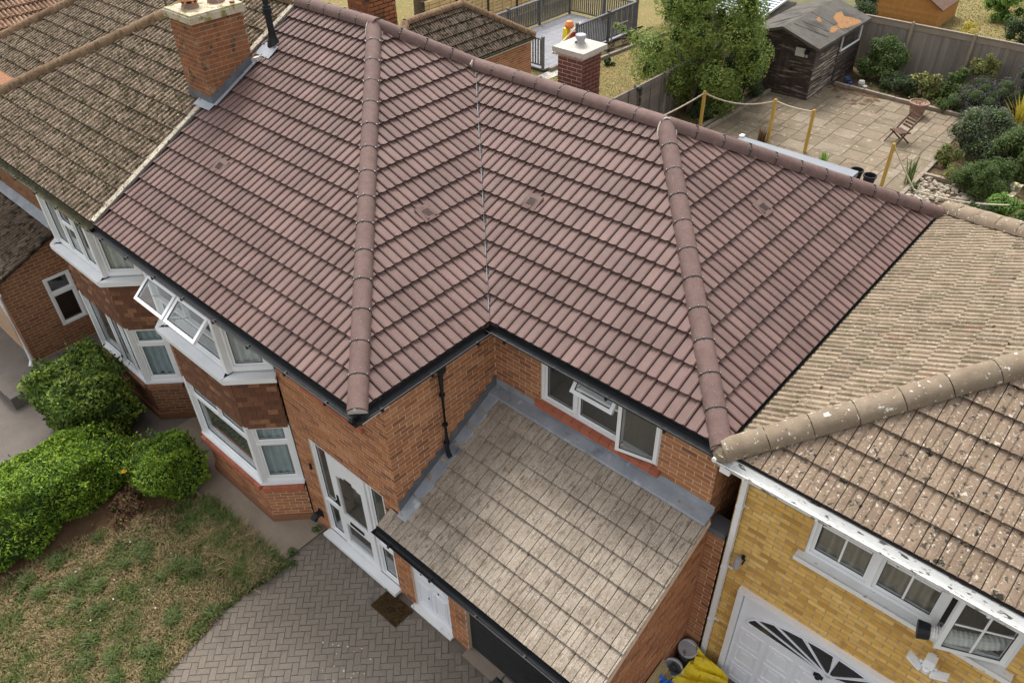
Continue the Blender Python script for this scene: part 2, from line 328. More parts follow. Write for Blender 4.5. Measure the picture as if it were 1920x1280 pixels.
# ------------------------------------------------------------------ roof tiles
PROF = {
    'roman': (.3, .30, [(0, 0), (.088, .001), (.104, .019), (.120, .025), (.135, .016), (.1405, -.026), (.15, 0)], 2),
    'roman_m': (.3, .30, [(0, 0), (.0085, -.026), (.014, .016), (.030, .025), (.046, .019), (.062, .001), (.15, 0)], 2),
    'ludlow_m': (.2, .30, [(0, -.012), (.014, .004), (.032, .016), (.076, .016), (.090, -.004), (.1, -.012)], 2),
    'ludlow_t': (.24, .30, [(0, -.030), (.018, -.004), (.040, .026), (.082, .026), (.102, -.004), (.12, -.030)], 2),
    'ludlow_y': (.2, .30, [(0, -.024), (.005, .008), (.034, .015), (.082, .014), (.094, .002), (.106, .002), (.118, .014), (.166, .015), (.195, .008), (.2, -.024)], 1),
    'ludlow': (.2, .30, [(0, -.020), (.010, .0), (.030, .020), (.070, .020), (.090, .0), (.1, -.020)], 2),
    'flat': (.3, .30, [(0, -.015), (.005, .007), (.066, .012), (.075, .007), (.084, .012), (.145, .007), (.15, -.015)], 2),
}
def tile_template(style, gauge, tail):
    w, _, pr, rep = PROF[style]; per = w / rep; P = []
    for k in range(rep): P += [(k * per + u, h) for u, h in (pr if k == 0 else pr[1:])]
    P[-1] = (w - .003, P[-1][1]); L = gauge + .06
    vs_ = []; n = len(P)
    for (u, h) in P: vs_.append((u, 0, h + tail))
    for (u, h) in P: vs_.append((u, L, h))
    for (u, h) in P: vs_.append((u, .004, h + tail - .016))
    fs = [(i, i + 1, n + i + 1, n + i) for i in range(n - 1)] + [(2 * n + i, 2 * n + i + 1, i + 1, i) for i in range(n - 1)]
    return vs_, fs
class Roof:
    """collects tile courses of one thing's roof; the nearest 300 whole tiles become objects, the rest one mesh"""
    def __init__(s, part, mat, name, limit=300): s.part = part; s.mat = mat; s.name = name; s.limit = limit; s.c = []; s.mb = MB(); s.tm = {}; s.cut = []
    def plane(s, O, u, v, pg, style, gauge, tail=.036, inset=(), jit=.0015, rough=0., mat=None, u0=0., keep=None):
        n = u.cross(v); w = PROF[style][0]; T = tile_template(style, gauge, tail); hp = halfplanes(pg, inset)
        us = [p[0] for p in pg]; vv = [p[1] for p in pg]; L = gauge + .06
        j0 = int(math.floor(min(vv) / gauge)); j1 = int(math.ceil(max(vv) / gauge))
        i0 = int(math.floor((min(us) - u0) / w)); i1 = int(math.ceil((max(us) - u0) / w))
        for j in range(j0, j1):
            for i in range(i0, i1):
                a = u0 + i * w; b = j * gauge; cs = ((a, b), (a + w, b), (a, b + L), (a + w, b + L))
                ins = all(A * x + B * y <= C_ + 1e-6 for A, B, C_ in hp for x, y in cs)
                if not ins and any(all(A * x + B * y > C_ for x, y in cs) for A, B, C_ in hp): continue
                if keep and not keep(a + w / 2, b + gauge / 2): continue
                dw = rng.uniform(-jit, jit); r = rng.random(); m_ = mat or s.mat
                tl = rng.uniform(-1, 1) * jit * 3
                if ins:
                    P = O + u * a + v * b + n * dw
                    s.c.append(((P + u * w / 2 - CAM).length, fmat(P, u, (v + n * tl).normalized(), n), style, gauge, tail, r, m_, rough))
                else:
                    for f in T[1]:
                        pl = [(T[0][k][0] + a, T[0][k][1] + b, T[0][k][2]) for k in f]
                        for A, B, C_ in hp:
                            pl = clip(pl, A, B, C_)
                            if len(pl) < 3: break
                        if len(pl) >= 3: s.cut.append(([O + u * p[0] + v * p[1] + n * (p[2] + dw) for p in pl], r, m_))
    def finish(s, stuff_name):
        s.c.sort(key=lambda x: x[0]); me = {}; mats = []
        for k, (d, M, st, g, tl, r, m_, rough) in enumerate(s.c):
            T = tile_template(st, g, tl)
            if k < s.limit:
                key = (st, g, m_, rng.randrange(3) if rough else 0)
                if key not in me:
                    b = MB(); vs_ = T[0]
                    if rough: vs_ = [(x + rng.uniform(-1, 1) * rough * .3, y, z + rng.uniform(-1, 1) * rough) for x, y, z in vs_]
                    b.mesh(vs_, T[1]); me[key] = b.data(s.name, m_)
                link(s.name, me[key], s.part, M)
            else:
                if m_ not in mats: mats.append(m_)
                vs_ = T[0]
                if rough: vs_ = [(x, y, z + rng.uniform(-1, 1) * rough) for x, y, z in vs_]
                s.mb.mesh([M @ Vector(q) for q in vs_], T[1], r, mats.index(m_))
        for pl, r, m_ in s.cut:
            if m_ not in mats: mats.append(m_)
            s.mb.poly(pl, r, mats.index(m_))
        if s.mb.f: s.mb.build(stuff_name, mats, s.part, kind='stuff')

def caps(part, P, Q, r, mat, name='ridge_tile', L=.45, union=True, arc=100, lump=0., start=0):
    P = Vector(P); Q = Vector(Q); d = (Q - P); tot = d.length; d.normalize(); x = d.cross(V(0, 0, 1)).normalized(); up = x.cross(d)
    n = 9; angs = [R(-arc + 2 * arc * k / (n - 1)) for k in range(n)]
    def cap(Ln, rr):
        b = MB(); vs_ = []
        for (t, q) in ((0, rr), (Ln, rr * .985), (0, rr - .018), (Ln, rr - .02)):
            for a in angs: vs_.append((t + (rng.uniform(-1, 1) * lump), math.sin(a) * q, math.cos(a) * q + rng.uniform(-1, 1) * lump))
        fs = []
        for k in range(n - 1):
            fs += [(k, n + k, n + k + 1, k + 1), (2 * n + k, k, k + 1, 2 * n + k + 1), (n + k, 3 * n + k, 3 * n + k + 1, n + k + 1)]
        b.mesh(vs_, fs); return b
    me = None; k = 0; t = start; N = max(1, round((tot - start) / L)); Ls = (tot - start) / N
    for k in range(N):
        if me is None or lump:
            me = cap(Ls - (.012 if union else .008), r).data(name, mat); me.polygons.foreach_set('use_smooth', [True] * len(me.polygons))
            me.set_sharp_from_angle(angle=R(50))
        o = link(name, me, part, fmat(P + d * t + up * (rng.uniform(-.003, .003)), d, -x, up)); t += Ls
        if union and k < N - 1:
            b = MB(); c = P + d * t
            for j in range(n - 1):
                a0, a1 = angs[j], angs[j + 1]
                q = [c + d * (e - .010) + x * (-math.sin(a) * (r + .003)) + up * math.cos(a) * (r + .003) for e, a in ((0, a0), (.012, a0), (.012, a1), (0, a1))]
                b.poly(q, 0, 0)
            for sg in (-1, 1):
                for aa in ((10, 58) if sg > 0 else (58,)):
                    a = R(aa * sg); cc = c + x * (-math.sin(a) * (r + .006)) + up * math.cos(a) * (r + .006)
                    b.obox(cc + d * .004, d * .016, x * .008, up * .005, 0, 0); b.obox(cc + d * .004 + V(0, 0, .006), d * .005, x * .004, up * .003, 0, 1)
            b.build('ridge_union', ['black_pvc', 'screw'], part)
# ------------------------------------------------------------------ brickwork
class Walls:
    def __init__(s, house, brick, mortar, limit=300): s.h = house; s.b = brick; s.mo = mortar; s.c = []; s.limit = limit; s.mb = MB(); s.first = None
    def wall(s, o, u, W, H, holes=(), z0=0., pg=None, part=None, bricks=True, keep=None, proud=.004, name='wall', phase=0.):
        """o: lower-left seen from outside, u: along, normal = u x z"""
        o = Vector(o); u = Vector(u).normalized(); n = u.cross(V(0, 0, 1)); b = MB()
        xs = sorted(set([0, W] + [min(max(q, 0), W) for h in holes for q in (h[0], h[2])])); zs = sorted(set([z0, H] + [min(max(q, z0), H) for h in holes for q in (h[1], h[3])]))
        hp = halfplanes(pg) if pg else None
        def put(pl, d, r, mb):
            mb.poly([o + u * p[0] + V(0, 0, p[1]) + n * d for p in pl], r)
        for i in range(len(xs) - 1):
            for j in range(len(zs) - 1):
                cx, cz = (xs[i] + xs[i + 1]) / 2, (zs[j] + zs[j + 1]) / 2
                if any(h[0] < cx < h[2] and h[1] < cz < h[3] for h in holes): continue
                pl = [(xs[i], zs[j]), (xs[i + 1], zs[j]), (xs[i + 1], zs[j + 1]), (xs[i], zs[j + 1])]
                if hp:
                    for A, B, C_ in hp: pl = clip(pl, A, B, C_)
                if len(pl) > 2: put(pl, 0, 0, b)
        for h in holes:      # reveals
            x0, y0, x1, y1 = max(h[0], 0), max(h[1], z0), min(h[2], W), min(h[3], H)
            for (p, q) in (((x0, y0), (x0, y1)), ((x1, y1), (x1, y0)), ((x0, y1), (x1, y1)), ((x1, y0), (x0, y0))):
                A_, B_ = o + u * p[0] + V(0, 0, p[1]), o + u * q[0] + V(0, 0, q[1]); b.poly([A_, B_, B_ - n * .12, A_ - n * .12])
        wp = b.build(name, s.mo, part or s.h)
        if s.first is None: s.first = wp
        if bricks:
            r = int(math.ceil(z0 / .075)); 
            while r * .075 + .03 < H:
                a0 = -(.1125 if r % 2 else 0) + phase - (.225 if phase else 0); za = r * .075 + .006; zb = za + .062
                if zb > H: zb = H
                zc = (za + zb) / 2; segs = []
                k = 0
                while a0 < W:
                    lo, hi = max(a0, 0.0), min(a0 + .212, W); a0 += .225
                    if hi - lo < .02: continue
                    parts = [(lo, hi)]
                    for h in holes:
                        if h[1] < zc < h[3]:
                            nx = []
                            for (p, q) in parts:
                                if q <= h[0] or p >= h[2]: nx.append((p, q)); continue
                                if p < h[0]: nx.append((p, h[0]))
                                if q > h[2]: nx.append((h[2], q))
                            parts = nx
                    for (p, q) in parts:
                        if q - p < .025: continue
                        if keep and not keep((p + q) / 2, zc): continue
                        pl = [(p, za), (q, za), (q, zb), (p, zb)]; full = q - p > .2119 and zb - za > .061
                        if hp:
                            for A, B, C_ in hp:
                                if any(A * x + B * z > C_ for x, z in pl): full = False
                                pl = clip(pl, A, B, C_)
                            if len(pl) < 3: continue
                        dp = proud + rng.uniform(-.002, .002); rr = rng.random()
                        if full: s.c.append((((o + u * p + V(0, 0, za)) - CAM).length, o + u * p + V(0, 0, za), u, n, rr, dp))
                        else: s._brick(s.mb, [o + u * x + V(0, 0, z) for x, z in pl], n, dp, rr)
                r += 1
        return wp
    def _brick(s, mb, P, n, dp, r):
        k = len(P); mb.mesh([p + n * dp for p in P] + [p - n * .001 for p in P], [tuple(range(k))] + [(i, k + i, k + (i + 1) % k, (i + 1) % k) for i in range(k)], r)
    def finish(s, stuff_name='brickwork'):
        s.c.sort(key=lambda q: q[0])
        b = MB(); s._brick(b, [V(0, 0, 0), V(.212, 0, 0), V(.212, 0, .062), V(0, 0, .062)], V(0, -1, 0), 0, 0)
        for i, vv in enumerate(b.v):
            if i >= 4: b.v[i] = (vv[0], .01, vv[2])
        me = b.data('brick', s.b)
        for k, (d, P, u, n, r, dp) in enumerate(s.c):
            if k < s.limit: link('brick', me, s.first, fmat(P + n * dp, u, -n, V(0, 0, 1)))
            else: s._brick(s.mb, [P, P + u * .212, P + u * .212 + V(0, 0, .062), P + V(0, 0, .062)], n, dp, r)
        if s.mb.f: s.mb.build(stuff_name, s.b, s.first, kind='stuff')

# ------------------------------------------------------------------ windows
def window(parent, o, u, W, H, panes, name='window', depth=.07, out=.0, mat='white_pvc', sash=.035, bars=None, room='box', roomd=.7, gl='glass', curtain=None, rm=('room', 'room_floor')):
    """panes: (a0,z0,a1,z1[,open angle]) glass rectangles; frame fills the rest"""
    o = Vector(o); u = Vector(u).normalized(); n = u.cross(V(0, 0, 1)); z = V(0, 0, 1); b = MB()
    o = o + n * out
    xs = sorted(set([0, W] + [q for p in panes for q in (p[0], p[2])])); zs = sorted(set([0, H] + [q for p in panes for q in (p[1], p[3])]))
    for i in range(len(xs) - 1):
        for j in range(len(zs) - 1):
            cx, cz = (xs[i] + xs[i + 1]) / 2, (zs[j] + zs[j + 1]) / 2
            if any(p[0] < cx < p[2] and p[1] < cz < p[3] for p in panes): continue
            b.obox(o + u * cx + z * cz - n * depth / 2, u * (xs[i + 1] - xs[i]) / 2, z * (zs[j + 1] - zs[j]) / 2, n * depth / 2)
    rim = []
    for p in panes:
        op = p[4] if len(p) > 4 else None
        a0, z0, a1, z1 = p[:4]
        if op is None:
            for (ca, cz, ha, hz) in (((a0 + a1) / 2, z0 + sash / 2, (a1 - a0) / 2, sash / 2), ((a0 + a1) / 2, z1 - sash / 2, (a1 - a0) / 2, sash / 2), (a0 + sash / 2, (z0 + z1) / 2, sash / 2, (z1 - z0) / 2 - sash), (a1 - sash / 2, (z0 + z1) / 2, sash / 2, (z1 - z0) / 2 - sash)):
                b.obox(o + u * ca + z * cz - n * (depth / 2 + .012), u * ha, z * hz, n * (depth / 2 - .014))
            g = .007; q0, q1, w0, w1 = a0 + sash, a1 - sash, z0 + sash, z1 - sash
            for (ca, cz, ha, hz) in (((q0 + q1) / 2, w0 + g / 2, (q1 - q0) / 2, g / 2), ((q0 + q1) / 2, w1 - g / 2, (q1 - q0) / 2, g / 2), (q0 + g / 2, (w0 + w1) / 2, g / 2, (w1 - w0) / 2), (q1 - g / 2, (w0 + w1) / 2, g / 2, (w1 - w0) / 2)):
                b.obox(o + u * ca + z * cz - n * .034, u * ha, z * hz, n * .004, 0, 1)
    fr = b.build(name, [mat, 'gasket'], parent)
    for p in panes:
        a0, z0, a1, z1 = p[:4]; op = p[4] if len(p) > 4 else None
        if op is None:
            pb = MB(); s_ = sash; pb.obox(o + u * (a0 + a1) / 2 + z * (z0 + z1) / 2 - n * .042, u * ((a1 - a0) / 2 - s_ + .004), z * ((z1 - z0) / 2 - s_ + .004), n * .003); pb.build('pane', gl, fr)
            if bars:
                bb = MB(); nb, mb_ = bars
                for k in range(1, nb): bb.obox(o + u * (a0 + (a1 - a0) * k / nb) + z * (z0 + z1) / 2 - n * .036, u * .011, z * ((z1 - z0) / 2 - s_), n * .004)
                for k in range(1, mb_): bb.obox(o + u * (a0 + a1) / 2 + z * (z0 + (z1 - z0) * k / mb_) - n * .0362, u * ((a1 - a0) / 2 - s_), z * .011, n * .004)
                bb.build('glazing_bar', mat, fr)
        else:
            if op == 'hole': continue
            kind, ang = op; ang = R(ang)
            if kind == 'top': piv = o + u * a0 + z * z1; U = u; Zv = z * math.cos(ang) - n * math.sin(ang); N = n * math.cos(ang) + z * math.sin(ang); og = piv - Zv * (z1 - z0)
            else:
                if kind == 'left': piv = o + u * a0 + z * z0; U = u * math.cos(ang) + n * math.sin(ang); N = n * math.cos(ang) - u * math.sin(ang); og = piv
                else: piv = o + u * a1 + z * z0; U = u * math.cos(ang) - n * math.sin(ang); N = n * math.cos(ang) + u * math.sin(ang); og = piv - U * (a1 - a0)
                Zv = z
            cb = MB(); w_, h_ = a1 - a0, z1 - z0; s2 = .052; og = og + N * .012
            for (ca, cz, ha, hz) in ((w_ / 2, s2 / 2, w_ / 2, s2 / 2), (w_ / 2, h_ - s2 / 2, w_ / 2, s2 / 2), (s2 / 2, h_ / 2, s2 / 2, h_ / 2 - s2), (w_ - s2 / 2, h_ / 2, s2 / 2, h_ / 2 - s2)):
                cb.obox(og + U * ca + Zv * cz - N * .02, U * ha, Zv * hz, N * .025)
            g = .008
            for (ca, cz, ha, hz) in ((w_ / 2, s2 + g / 2, w_ / 2 - s2, g / 2), (w_ / 2, h_ - s2 - g / 2, w_ / 2 - s2, g / 2), (s2 + g / 2, h_ / 2, g / 2, h_ / 2 - s2), (w_ - s2 - g / 2, h_ / 2, g / 2, h_ / 2 - s2)):
                cb.obox(og + U * ca + Zv * cz - N * .004, U * ha, Zv * hz, N * .004, 0, 1)
            if bars:
                nb, mb_ = bars
                for k in range(1, nb): cb.obox(og + U * (w_ * k / nb) + Zv * h_ / 2 - N * .006, U * .011, Zv * (h_ / 2 - s2), N * .004)
                for k in range(1, mb_): cb.obox(og + U * w_ / 2 + Zv * (h_ * k / mb_) - N * .0062, U * (w_ / 2 - s2), Zv * .011, N * .004)
            # stays
            cb.bar(o + u * (a0 + .03) + z * (z0 + .03) - n * .02, og + U * .03 + Zv * .05 - N * .03, .01, .006, r=0, m=1)
            cb.build('casement', [mat, 'gasket'], fr)
            pb = MB(); pb.obox(og + U * w_ / 2 + Zv * h_ / 2 - N * .012, U * (w_ / 2 - s2 + .003), Zv * (h_ / 2 - s2 + .003), N * .003); pb.build('pane', gl, fr)
    if room == 'box':
        rb = MB(); q = o - n * (depth + .01); e = .02
        A, B_, C_, D_ = q + u * e + z * e, q + u * (W - e) + z * e, q + u * (W - e) + z * (H - e), q + u * e + z * (H - e); bk = -n * roomd
        rb.poly([A + bk, B_ + bk, C_ + bk, D_ + bk]); rb.poly([A, D_, D_ + bk, A + bk]); rb.poly([B_, B_ + bk, C_ + bk, C_]); rb.poly([D_, C_, C_ + bk, D_ + bk])
        rb.poly([A, A + bk, B_ + bk, B_], 0, 1)
        rb.build('room_lining', list(rm), fr)
    if curtain:
        for (c0, c1, w0, w1, cm) in curtain:
            m_ = MB(); N_ = max(12, int((c1 - c0) * 60)); pts = []
            for k in range(N_ + 1):
                a = c0 + (c1 - c0) * k / N_; d = .10 + .022 * math.sin(a * 48) + .01 * math.sin(a * 21 + 1); pts.append((a, d))
            for k in range(N_):
                (a, d), (a2, d2) = pts[k], pts[k + 1]
                m_.poly([o + u * a + z * (w0 + .012 * math.sin(a * 30)) - n * d, o + u * a2 + z * (w0 + .012 * math.sin(a2 * 30)) - n * d2, o + u * a2 + z * w1 - n * d2, o + u * a + z * w1 - n * d])
            m_.build('curtain', cm, fr, smooth=True)
    return fr

def gutter(parent, P, Q, out, mat='black_pvc', r=.058, drop=.045, name='gutter', fascia='black_pvc', fh=.17, soffit=None, sof_w=.3, brackets=True):
    P = Vector(P); Q = Vector(Q); out = Vector(out); z = V(0, 0, 1); d = (Q - P).normalized(); b = MB()
    c0 = out * (r * .55) - z * drop; n = 8
    for (ra, fl) in ((r, 1), (r - .006, -1)):
        ring = [(math.cos(math.pi + math.pi * k / n) * ra, math.sin(math.pi + math.pi * k / n) * ra) for k in range(n + 1)]
        for k in range(n):
            (x0, y0), (x1, y1) = ring[k], ring[k + 1]
            b.poly([P + c0 + out * x0 + z * y0, Q + c0 + out * x0 + z * y0, Q + c0 + out * x1 + z * y1, P + c0 + out * x1 + z * y1][::fl])
    for e in (r - .003, -(r - .003)): b.bar(P + c0 + out * e, Q + c0 + out * e, .010, .008)
    for E_ in (P, Q): b.poly([E_ + c0 + out * x + z * y for x, y in ring])
    if brackets:
        L = (Q - P).length; k = .35
        while k < L:
            b.obox(P + d * k + c0 + out * (r * .5) - z * r * .75, d * .014, out * .03, z * .022); k += .82
    g = b.build(name, mat, parent)
    if fascia:
        f = MB(); q = -out * .030 - z * (drop + fh / 2 - .028); f.bar(P + q, Q + q, .02, fh); f.build('fascia', fascia, parent)
    if soffit:
        f = MB(); q = -out * (.04 + sof_w / 2) - z * (drop + fh - .045); f.bar(P + q, Q + q, sof_w, .012); f.build('soffit', soffit, parent)
    return g
Z = V(0, 0, 1); X = V(1, 0, 0); Y = V(0, 1, 0)
ZE = 4.59; T = .5255
CS = 1 / math.sqrt(1 + T * T)
VF = V(0, 1, T).normalized()                   # up the slope of roofs facing the front
X0 = -6.56
# ------------------------------------------------------------------ ground of the front
def sheet(name, pts, z, mat, kind='structure'):
    b = MB(); b.poly([V(x, y, z) for x, y in pts]); o = b.build(name, mat); o['kind'] = kind; return o
sheet('ground', [(-160, -60), (90, -60), (90, 190), (-160, 190)], -.03, 'ground_rough')

# ------------------------------------------------------------------ main house
house = thing('house', (-1.5, 4.5, 0), 'brick house in the centre with a new brown tiled hipped roof', 'house')
def deck(parent, polys, name='roof', mat='roof_deck'):
    b = MB()
    for pl in polys: b.poly(pl)
    return b.build(name, mat, parent)
A1 = V(-4.563, 4.536, ZE + 2.384); VT = V(-3.31, 5.547, ZE + 1.729); A2 = V(.386, 5.547, ZE + 1.729)
BX, DY, D1, D2 = 3.468, 2.256, 9.07, 8.838
RT = V(X0, 4.536, ZE + 2.384); dz = V(0, 0, -.012)
roof = deck(house, [[p + dz for p in q] for q in ([V(X0, 0, ZE), V(0, 0, ZE), A1, RT], [V(0, 0, ZE), V(0, DY, ZE), VT, A1], [V(0, DY, ZE), V(BX, DY, ZE), A2, VT], [V(BX, DY, ZE), V(BX, D2, ZE), A2])])
b = MB()
b.poly([RT, A1, V(-4.0, D1, ZE), V(X0, D1, ZE)]); b.poly([A1, VT, V(-3.3, D1, ZE), V(-4.0, D1, ZE)]); b.poly([VT, A2, V(BX, D2, ZE), V(-3.3, D1, ZE)])
b.build('rear_roof_slope', 'tile_brown', roof)
rf = Roof(roof, 'tile_brown', 'roof_tile', 300)
G = .3416
rf.plane(V(X0, 0, ZE), X, VF, [(0, 0), (6.56, 0), (1.997, 4.536 / CS), (0, 4.536 / CS)], 'roman', G, tail=.050, inset=(-.03, 0, .06, .05))
t2 = T / 1.006; c2 = 1 / math.sqrt(1 + t2 * t2)
rf.plane(V(0, 0, ZE), Y, V(-1, 0, t2).normalized(), [(0, 0), (DY, 0), (5.547, 3.31 / c2), (4.536, 4.563 / c2)], 'roman_m', G, tail=.050, inset=(-.03, .022, .05, 0), u0=.06)
rf.plane(V(0, DY, ZE), X, VF, [(0, 0), (BX, 0), (.386, 3.291 / CS), (-3.31, 3.291 / CS)], 'roman', G, tail=.050, inset=(-.03, 0, .06, .022), u0=.03)
t4 = T / .9366; c4 = 1 / math.sqrt(1 + t4 * t4)
rf.plane(V(BX, DY, ZE), Y, V(-1, 0, t4).normalized(), [(0, 0), (D2 - DY, 0), (3.291, 3.082 / c4)], 'roman_m', G, tail=.050, inset=(-.03, .05, 0), u0=.1)
rf.finish('roof_tile_field')
# in-roof vent tiles
def vent(O, u, v, a, bb):
    n = u.cross(v); b = MB(); c = O + u * a + v * bb + n * .046
    b.obox(c, u * .13, v * .13, n * .010, .3); b.obox(c + n * .010, u * .07, v * .055, n * .004, .8)
    for k in range(5): b.obox(c + n * .0145 + u * (-.05 + .025 * k), u * .006, v * .055, n * .004, .5, 1)
    b.build('vent_tile', ['tile_cap', 'roof_deck'], roof)
vent(V(0, 0, ZE), X, VF, -5.08, 1.62 / CS); vent(V(0, 0, ZE), Y, V(-1, 0, t2).normalized(), 2.70, 1.60 / c2)
vent(V(0, DY, ZE), X, VF, -.64, 1.62 / CS); vent(V(BX, DY, ZE), Y, V(-1, 0, t4).normalized(), 3.50, 1.55 / c4)
up = V(0, 0, .028)
CR = .125
caps(roof, V(.02, -.02, ZE + .02), A1 + up * .3, CR, 'tile_cap')
caps(roof, V(BX + .02, DY - .02, ZE + .02), A2 + up * .3, CR, 'tile_cap')
caps(roof, RT + up, A1 + V(.1, 0, .028), CR, 'tile_cap'); caps(roof, VT + up, A1 + up, CR, 'tile_cap'); caps(roof, VT + up, A2 + up, CR, 'tile_cap')
caps(roof, V(BX + .02, D2 + .02, ZE + .02), A2 + up, CR, 'tile_cap')
# mortar where caps meet
for (P, d) in ((A1, V(1, -1, -T)), (A2, V(1, -1, -T)),):
    b = MB(); d = d.normalized(); x = d.cross(Z).normalized(); u_ = x.cross(d)
    c = P + d * .12
    pts = [c + x * (math.sin(R(a)) * (CR + .006)) + u_ * (math.cos(R(a)) * (CR + .006)) - d * (.17 * math.cos(R(a)) - .02) for a in range(-100, 101, 20)]
    b.tube(pts, .014, 6); b.build('mortar_joint', 'mortar_cap', roof)
b = MB(); b.obox(VT + V(.02, -.095, .085), V(.022, -.01, 0), V(.0, .03, .03), V(0, -.03, .04)); b.build('mortar_joint', 'mortar_cap', roof)
# hip end mortar plugs
for P in (V(0, 0, ZE), V(BX, DY, ZE)):
    b = MB(); d = V(1, -1, -T).normalized(); x = d.cross(Z).normalized(); u_ = x.cross(d); pts = [P + d * -.01 + x * math.sin(R(a)) * .12 + u_ * math.cos(R(a)) * .12 for a in range(-96, 97, 16)]
    b.poly([p + d * .03 for p in pts]); b.build('mortar_joint', 'mortar_cap', roof)
b = MB(); b.obox(V(.03, -.05, ZE + .10), V(.012, .012, 0), V(.01, -.01, 0), V(0, 0, .022)); b.build('hip_iron', 'screw', roof)
# valley strip
b = MB(); a, c = V(0, DY, ZE), VT
dv = (c - a).normalized(); 
b.bar(a + V(-.01, 0, .030), c + V(-.01, 0, .045), .008, .02, m=0); b.bar(a + V(.012, 0, .028), c + V(.012, 0, .043), .03, .012, m=1); b.build('valley_trough', ['lead', 'roof_deck'], roof)
# bonding gutter beside the old roof
b = MB(); b.bar(V(X0 + .02, -.03, ZE + .03), RT + V(.02, 0, .03), .07, .02); b.build('bonding_gutter', 'roof_deck', roof)
gutter(house, V(X0 - .02, -.045, ZE), V(.05, -.045, ZE), -Y, soffit='white_pvc', sof_w=.42)
gutter(house, V(.045, -.09, ZE - .002), V(.045, DY - .10, ZE - .002), X, soffit='black_pvc', sof_w=.12)
gutter(house, V(.012, DY - .045, ZE), V(BX + .03, DY - .045, ZE), -Y, soffit='black_pvc', sof_w=.18)
gutter(house, V(BX + .045, DY - .03, ZE - .002), V(BX + .045, D2, ZE - .002), X, soffit=None, brackets=False, r=.05)
# hopper and downpipe on the wing's side
b = MB(); px_, py_ = -.01, 1.33
b.lathe((px_, py_, ZE - .30), [(.045, 0), (.07, .05), (.075, .16), (.065, .2)], 12); b.tube([(px_, py_, ZE - .28), (-.03, py_, ZE - .36), (-.03, py_, 2.80), (.03, py_ - .02, 2.76)], .036, 10)
for zz in (3.9, 3.35, 3.0): b.tube([(-.035, py_, zz - .015), (-.035, py_, zz + .015)], .043, 10)
b.build('downpipe', 'black_pvc', house, smooth=False)
# walls
wl = Walls(house, 'brick', 'mortar', 175)
wl.wall((-2.66, .43, 0), X, 2.53, ZE - .15, [(.43, -.1, 2.19, 2.36), (.71, 3.525, 2.02, 4.30), (2.19, -.1, 2.54, 2.1)])
gz = lambda y: 2.09 + .5 * (y - .15)
wl.wall((-.13, .43, 0), Y, 2.05, ZE - .12, z0=2.1, keep=lambda a, z: z > gz(a + .43) + .09)
wl.wall((-.13, 2.48, 0), X, 3.52, ZE - .12, [(.83, 3.375, 2.75, 4.35)], z0=3.1)
wl.wall((3.39, 2.48, 0), Y, 6.1, ZE - .15, keep=lambda a, z: a < 1.4)
wl.wall((-6.57, .43, 0), X, 1.10, ZE - .15)
wl.wall((-.47, .432, 0), X, 3.89, 2.06, [(.37, -.1, 1.18, 2.0), (1.53, -.1, 3.57, 2.0)], phase=.06)
wl.wall((3.42, .432, 0), Y, 2.14, 3.3, pg=[(0, 0), (2.14, 0), (2.14, 3.23), (0, 2.16)])
wl.wall((3.425, 2.56, 0), X, .225, 2.85)
b = MB(); b.box(3.40, 2.5, 2.85, 3.655, 2.75, 2.95); b.build('coping', 'lead_dark', house)
b = MB(); b.poly([V(3.39, 8.6, 0), V(-6.56, 8.6, 0), V(-6.56, 8.6, ZE), V(3.39, 8.6, ZE)]); b.poly([V(-6.5, .5, 0), V(-6.5, 8.6, 0), V(-6.5, 8.6, ZE), V(-6.5, .5, ZE)]); b.build('rear_wall', 'brick', house)
# upstairs window over the door, mostly hidden under the eaves
window(house, (-1.95, .43, 3.60), X, 1.31, .72, [(.06, .06, .62, .66), (.69, .06, 1.25, .66)], out=-.03)
def soldier_sill(parent, o, u, W, n_out=.05, h=.07, d=.16, name='sill', mat='brick_red_sill', step=.15):
    o = Vector(o); u = Vector(u).normalized(); n = u.cross(Z); b = MB(); k = 0.0
    while k < W - .01:
        w = min(step, W - k); c = o + u * (k + w / 2) + n * (n_out - d / 2) + Z * (h / 2)
        b.obox(c, u * (w / 2 - .003), n * d / 2 - Z * .012, Z * h / 2, rng.random()); k += step
    return b.build(name, mat, parent)
soldier_sill(house, (-1.98, .43, 3.52), X, 1.37)
# big three-light window over the lean-to
w3 = window(house, (.70, 2.48, 3.45), X, 1.92, .90, [(.05, .05, .56, .85), (.62, .05, 1.28, .54), (.62, .57, 1.28, .86, ('top', 38)), (1.33, .03, 1.89, .87, ('right', 13))], out=-.02, roomd=1.2)
soldier_sill(house, (.64, 2.48, 3.36), X, 2.04, n_out=.07, h=.085, d=.2, step=.16)
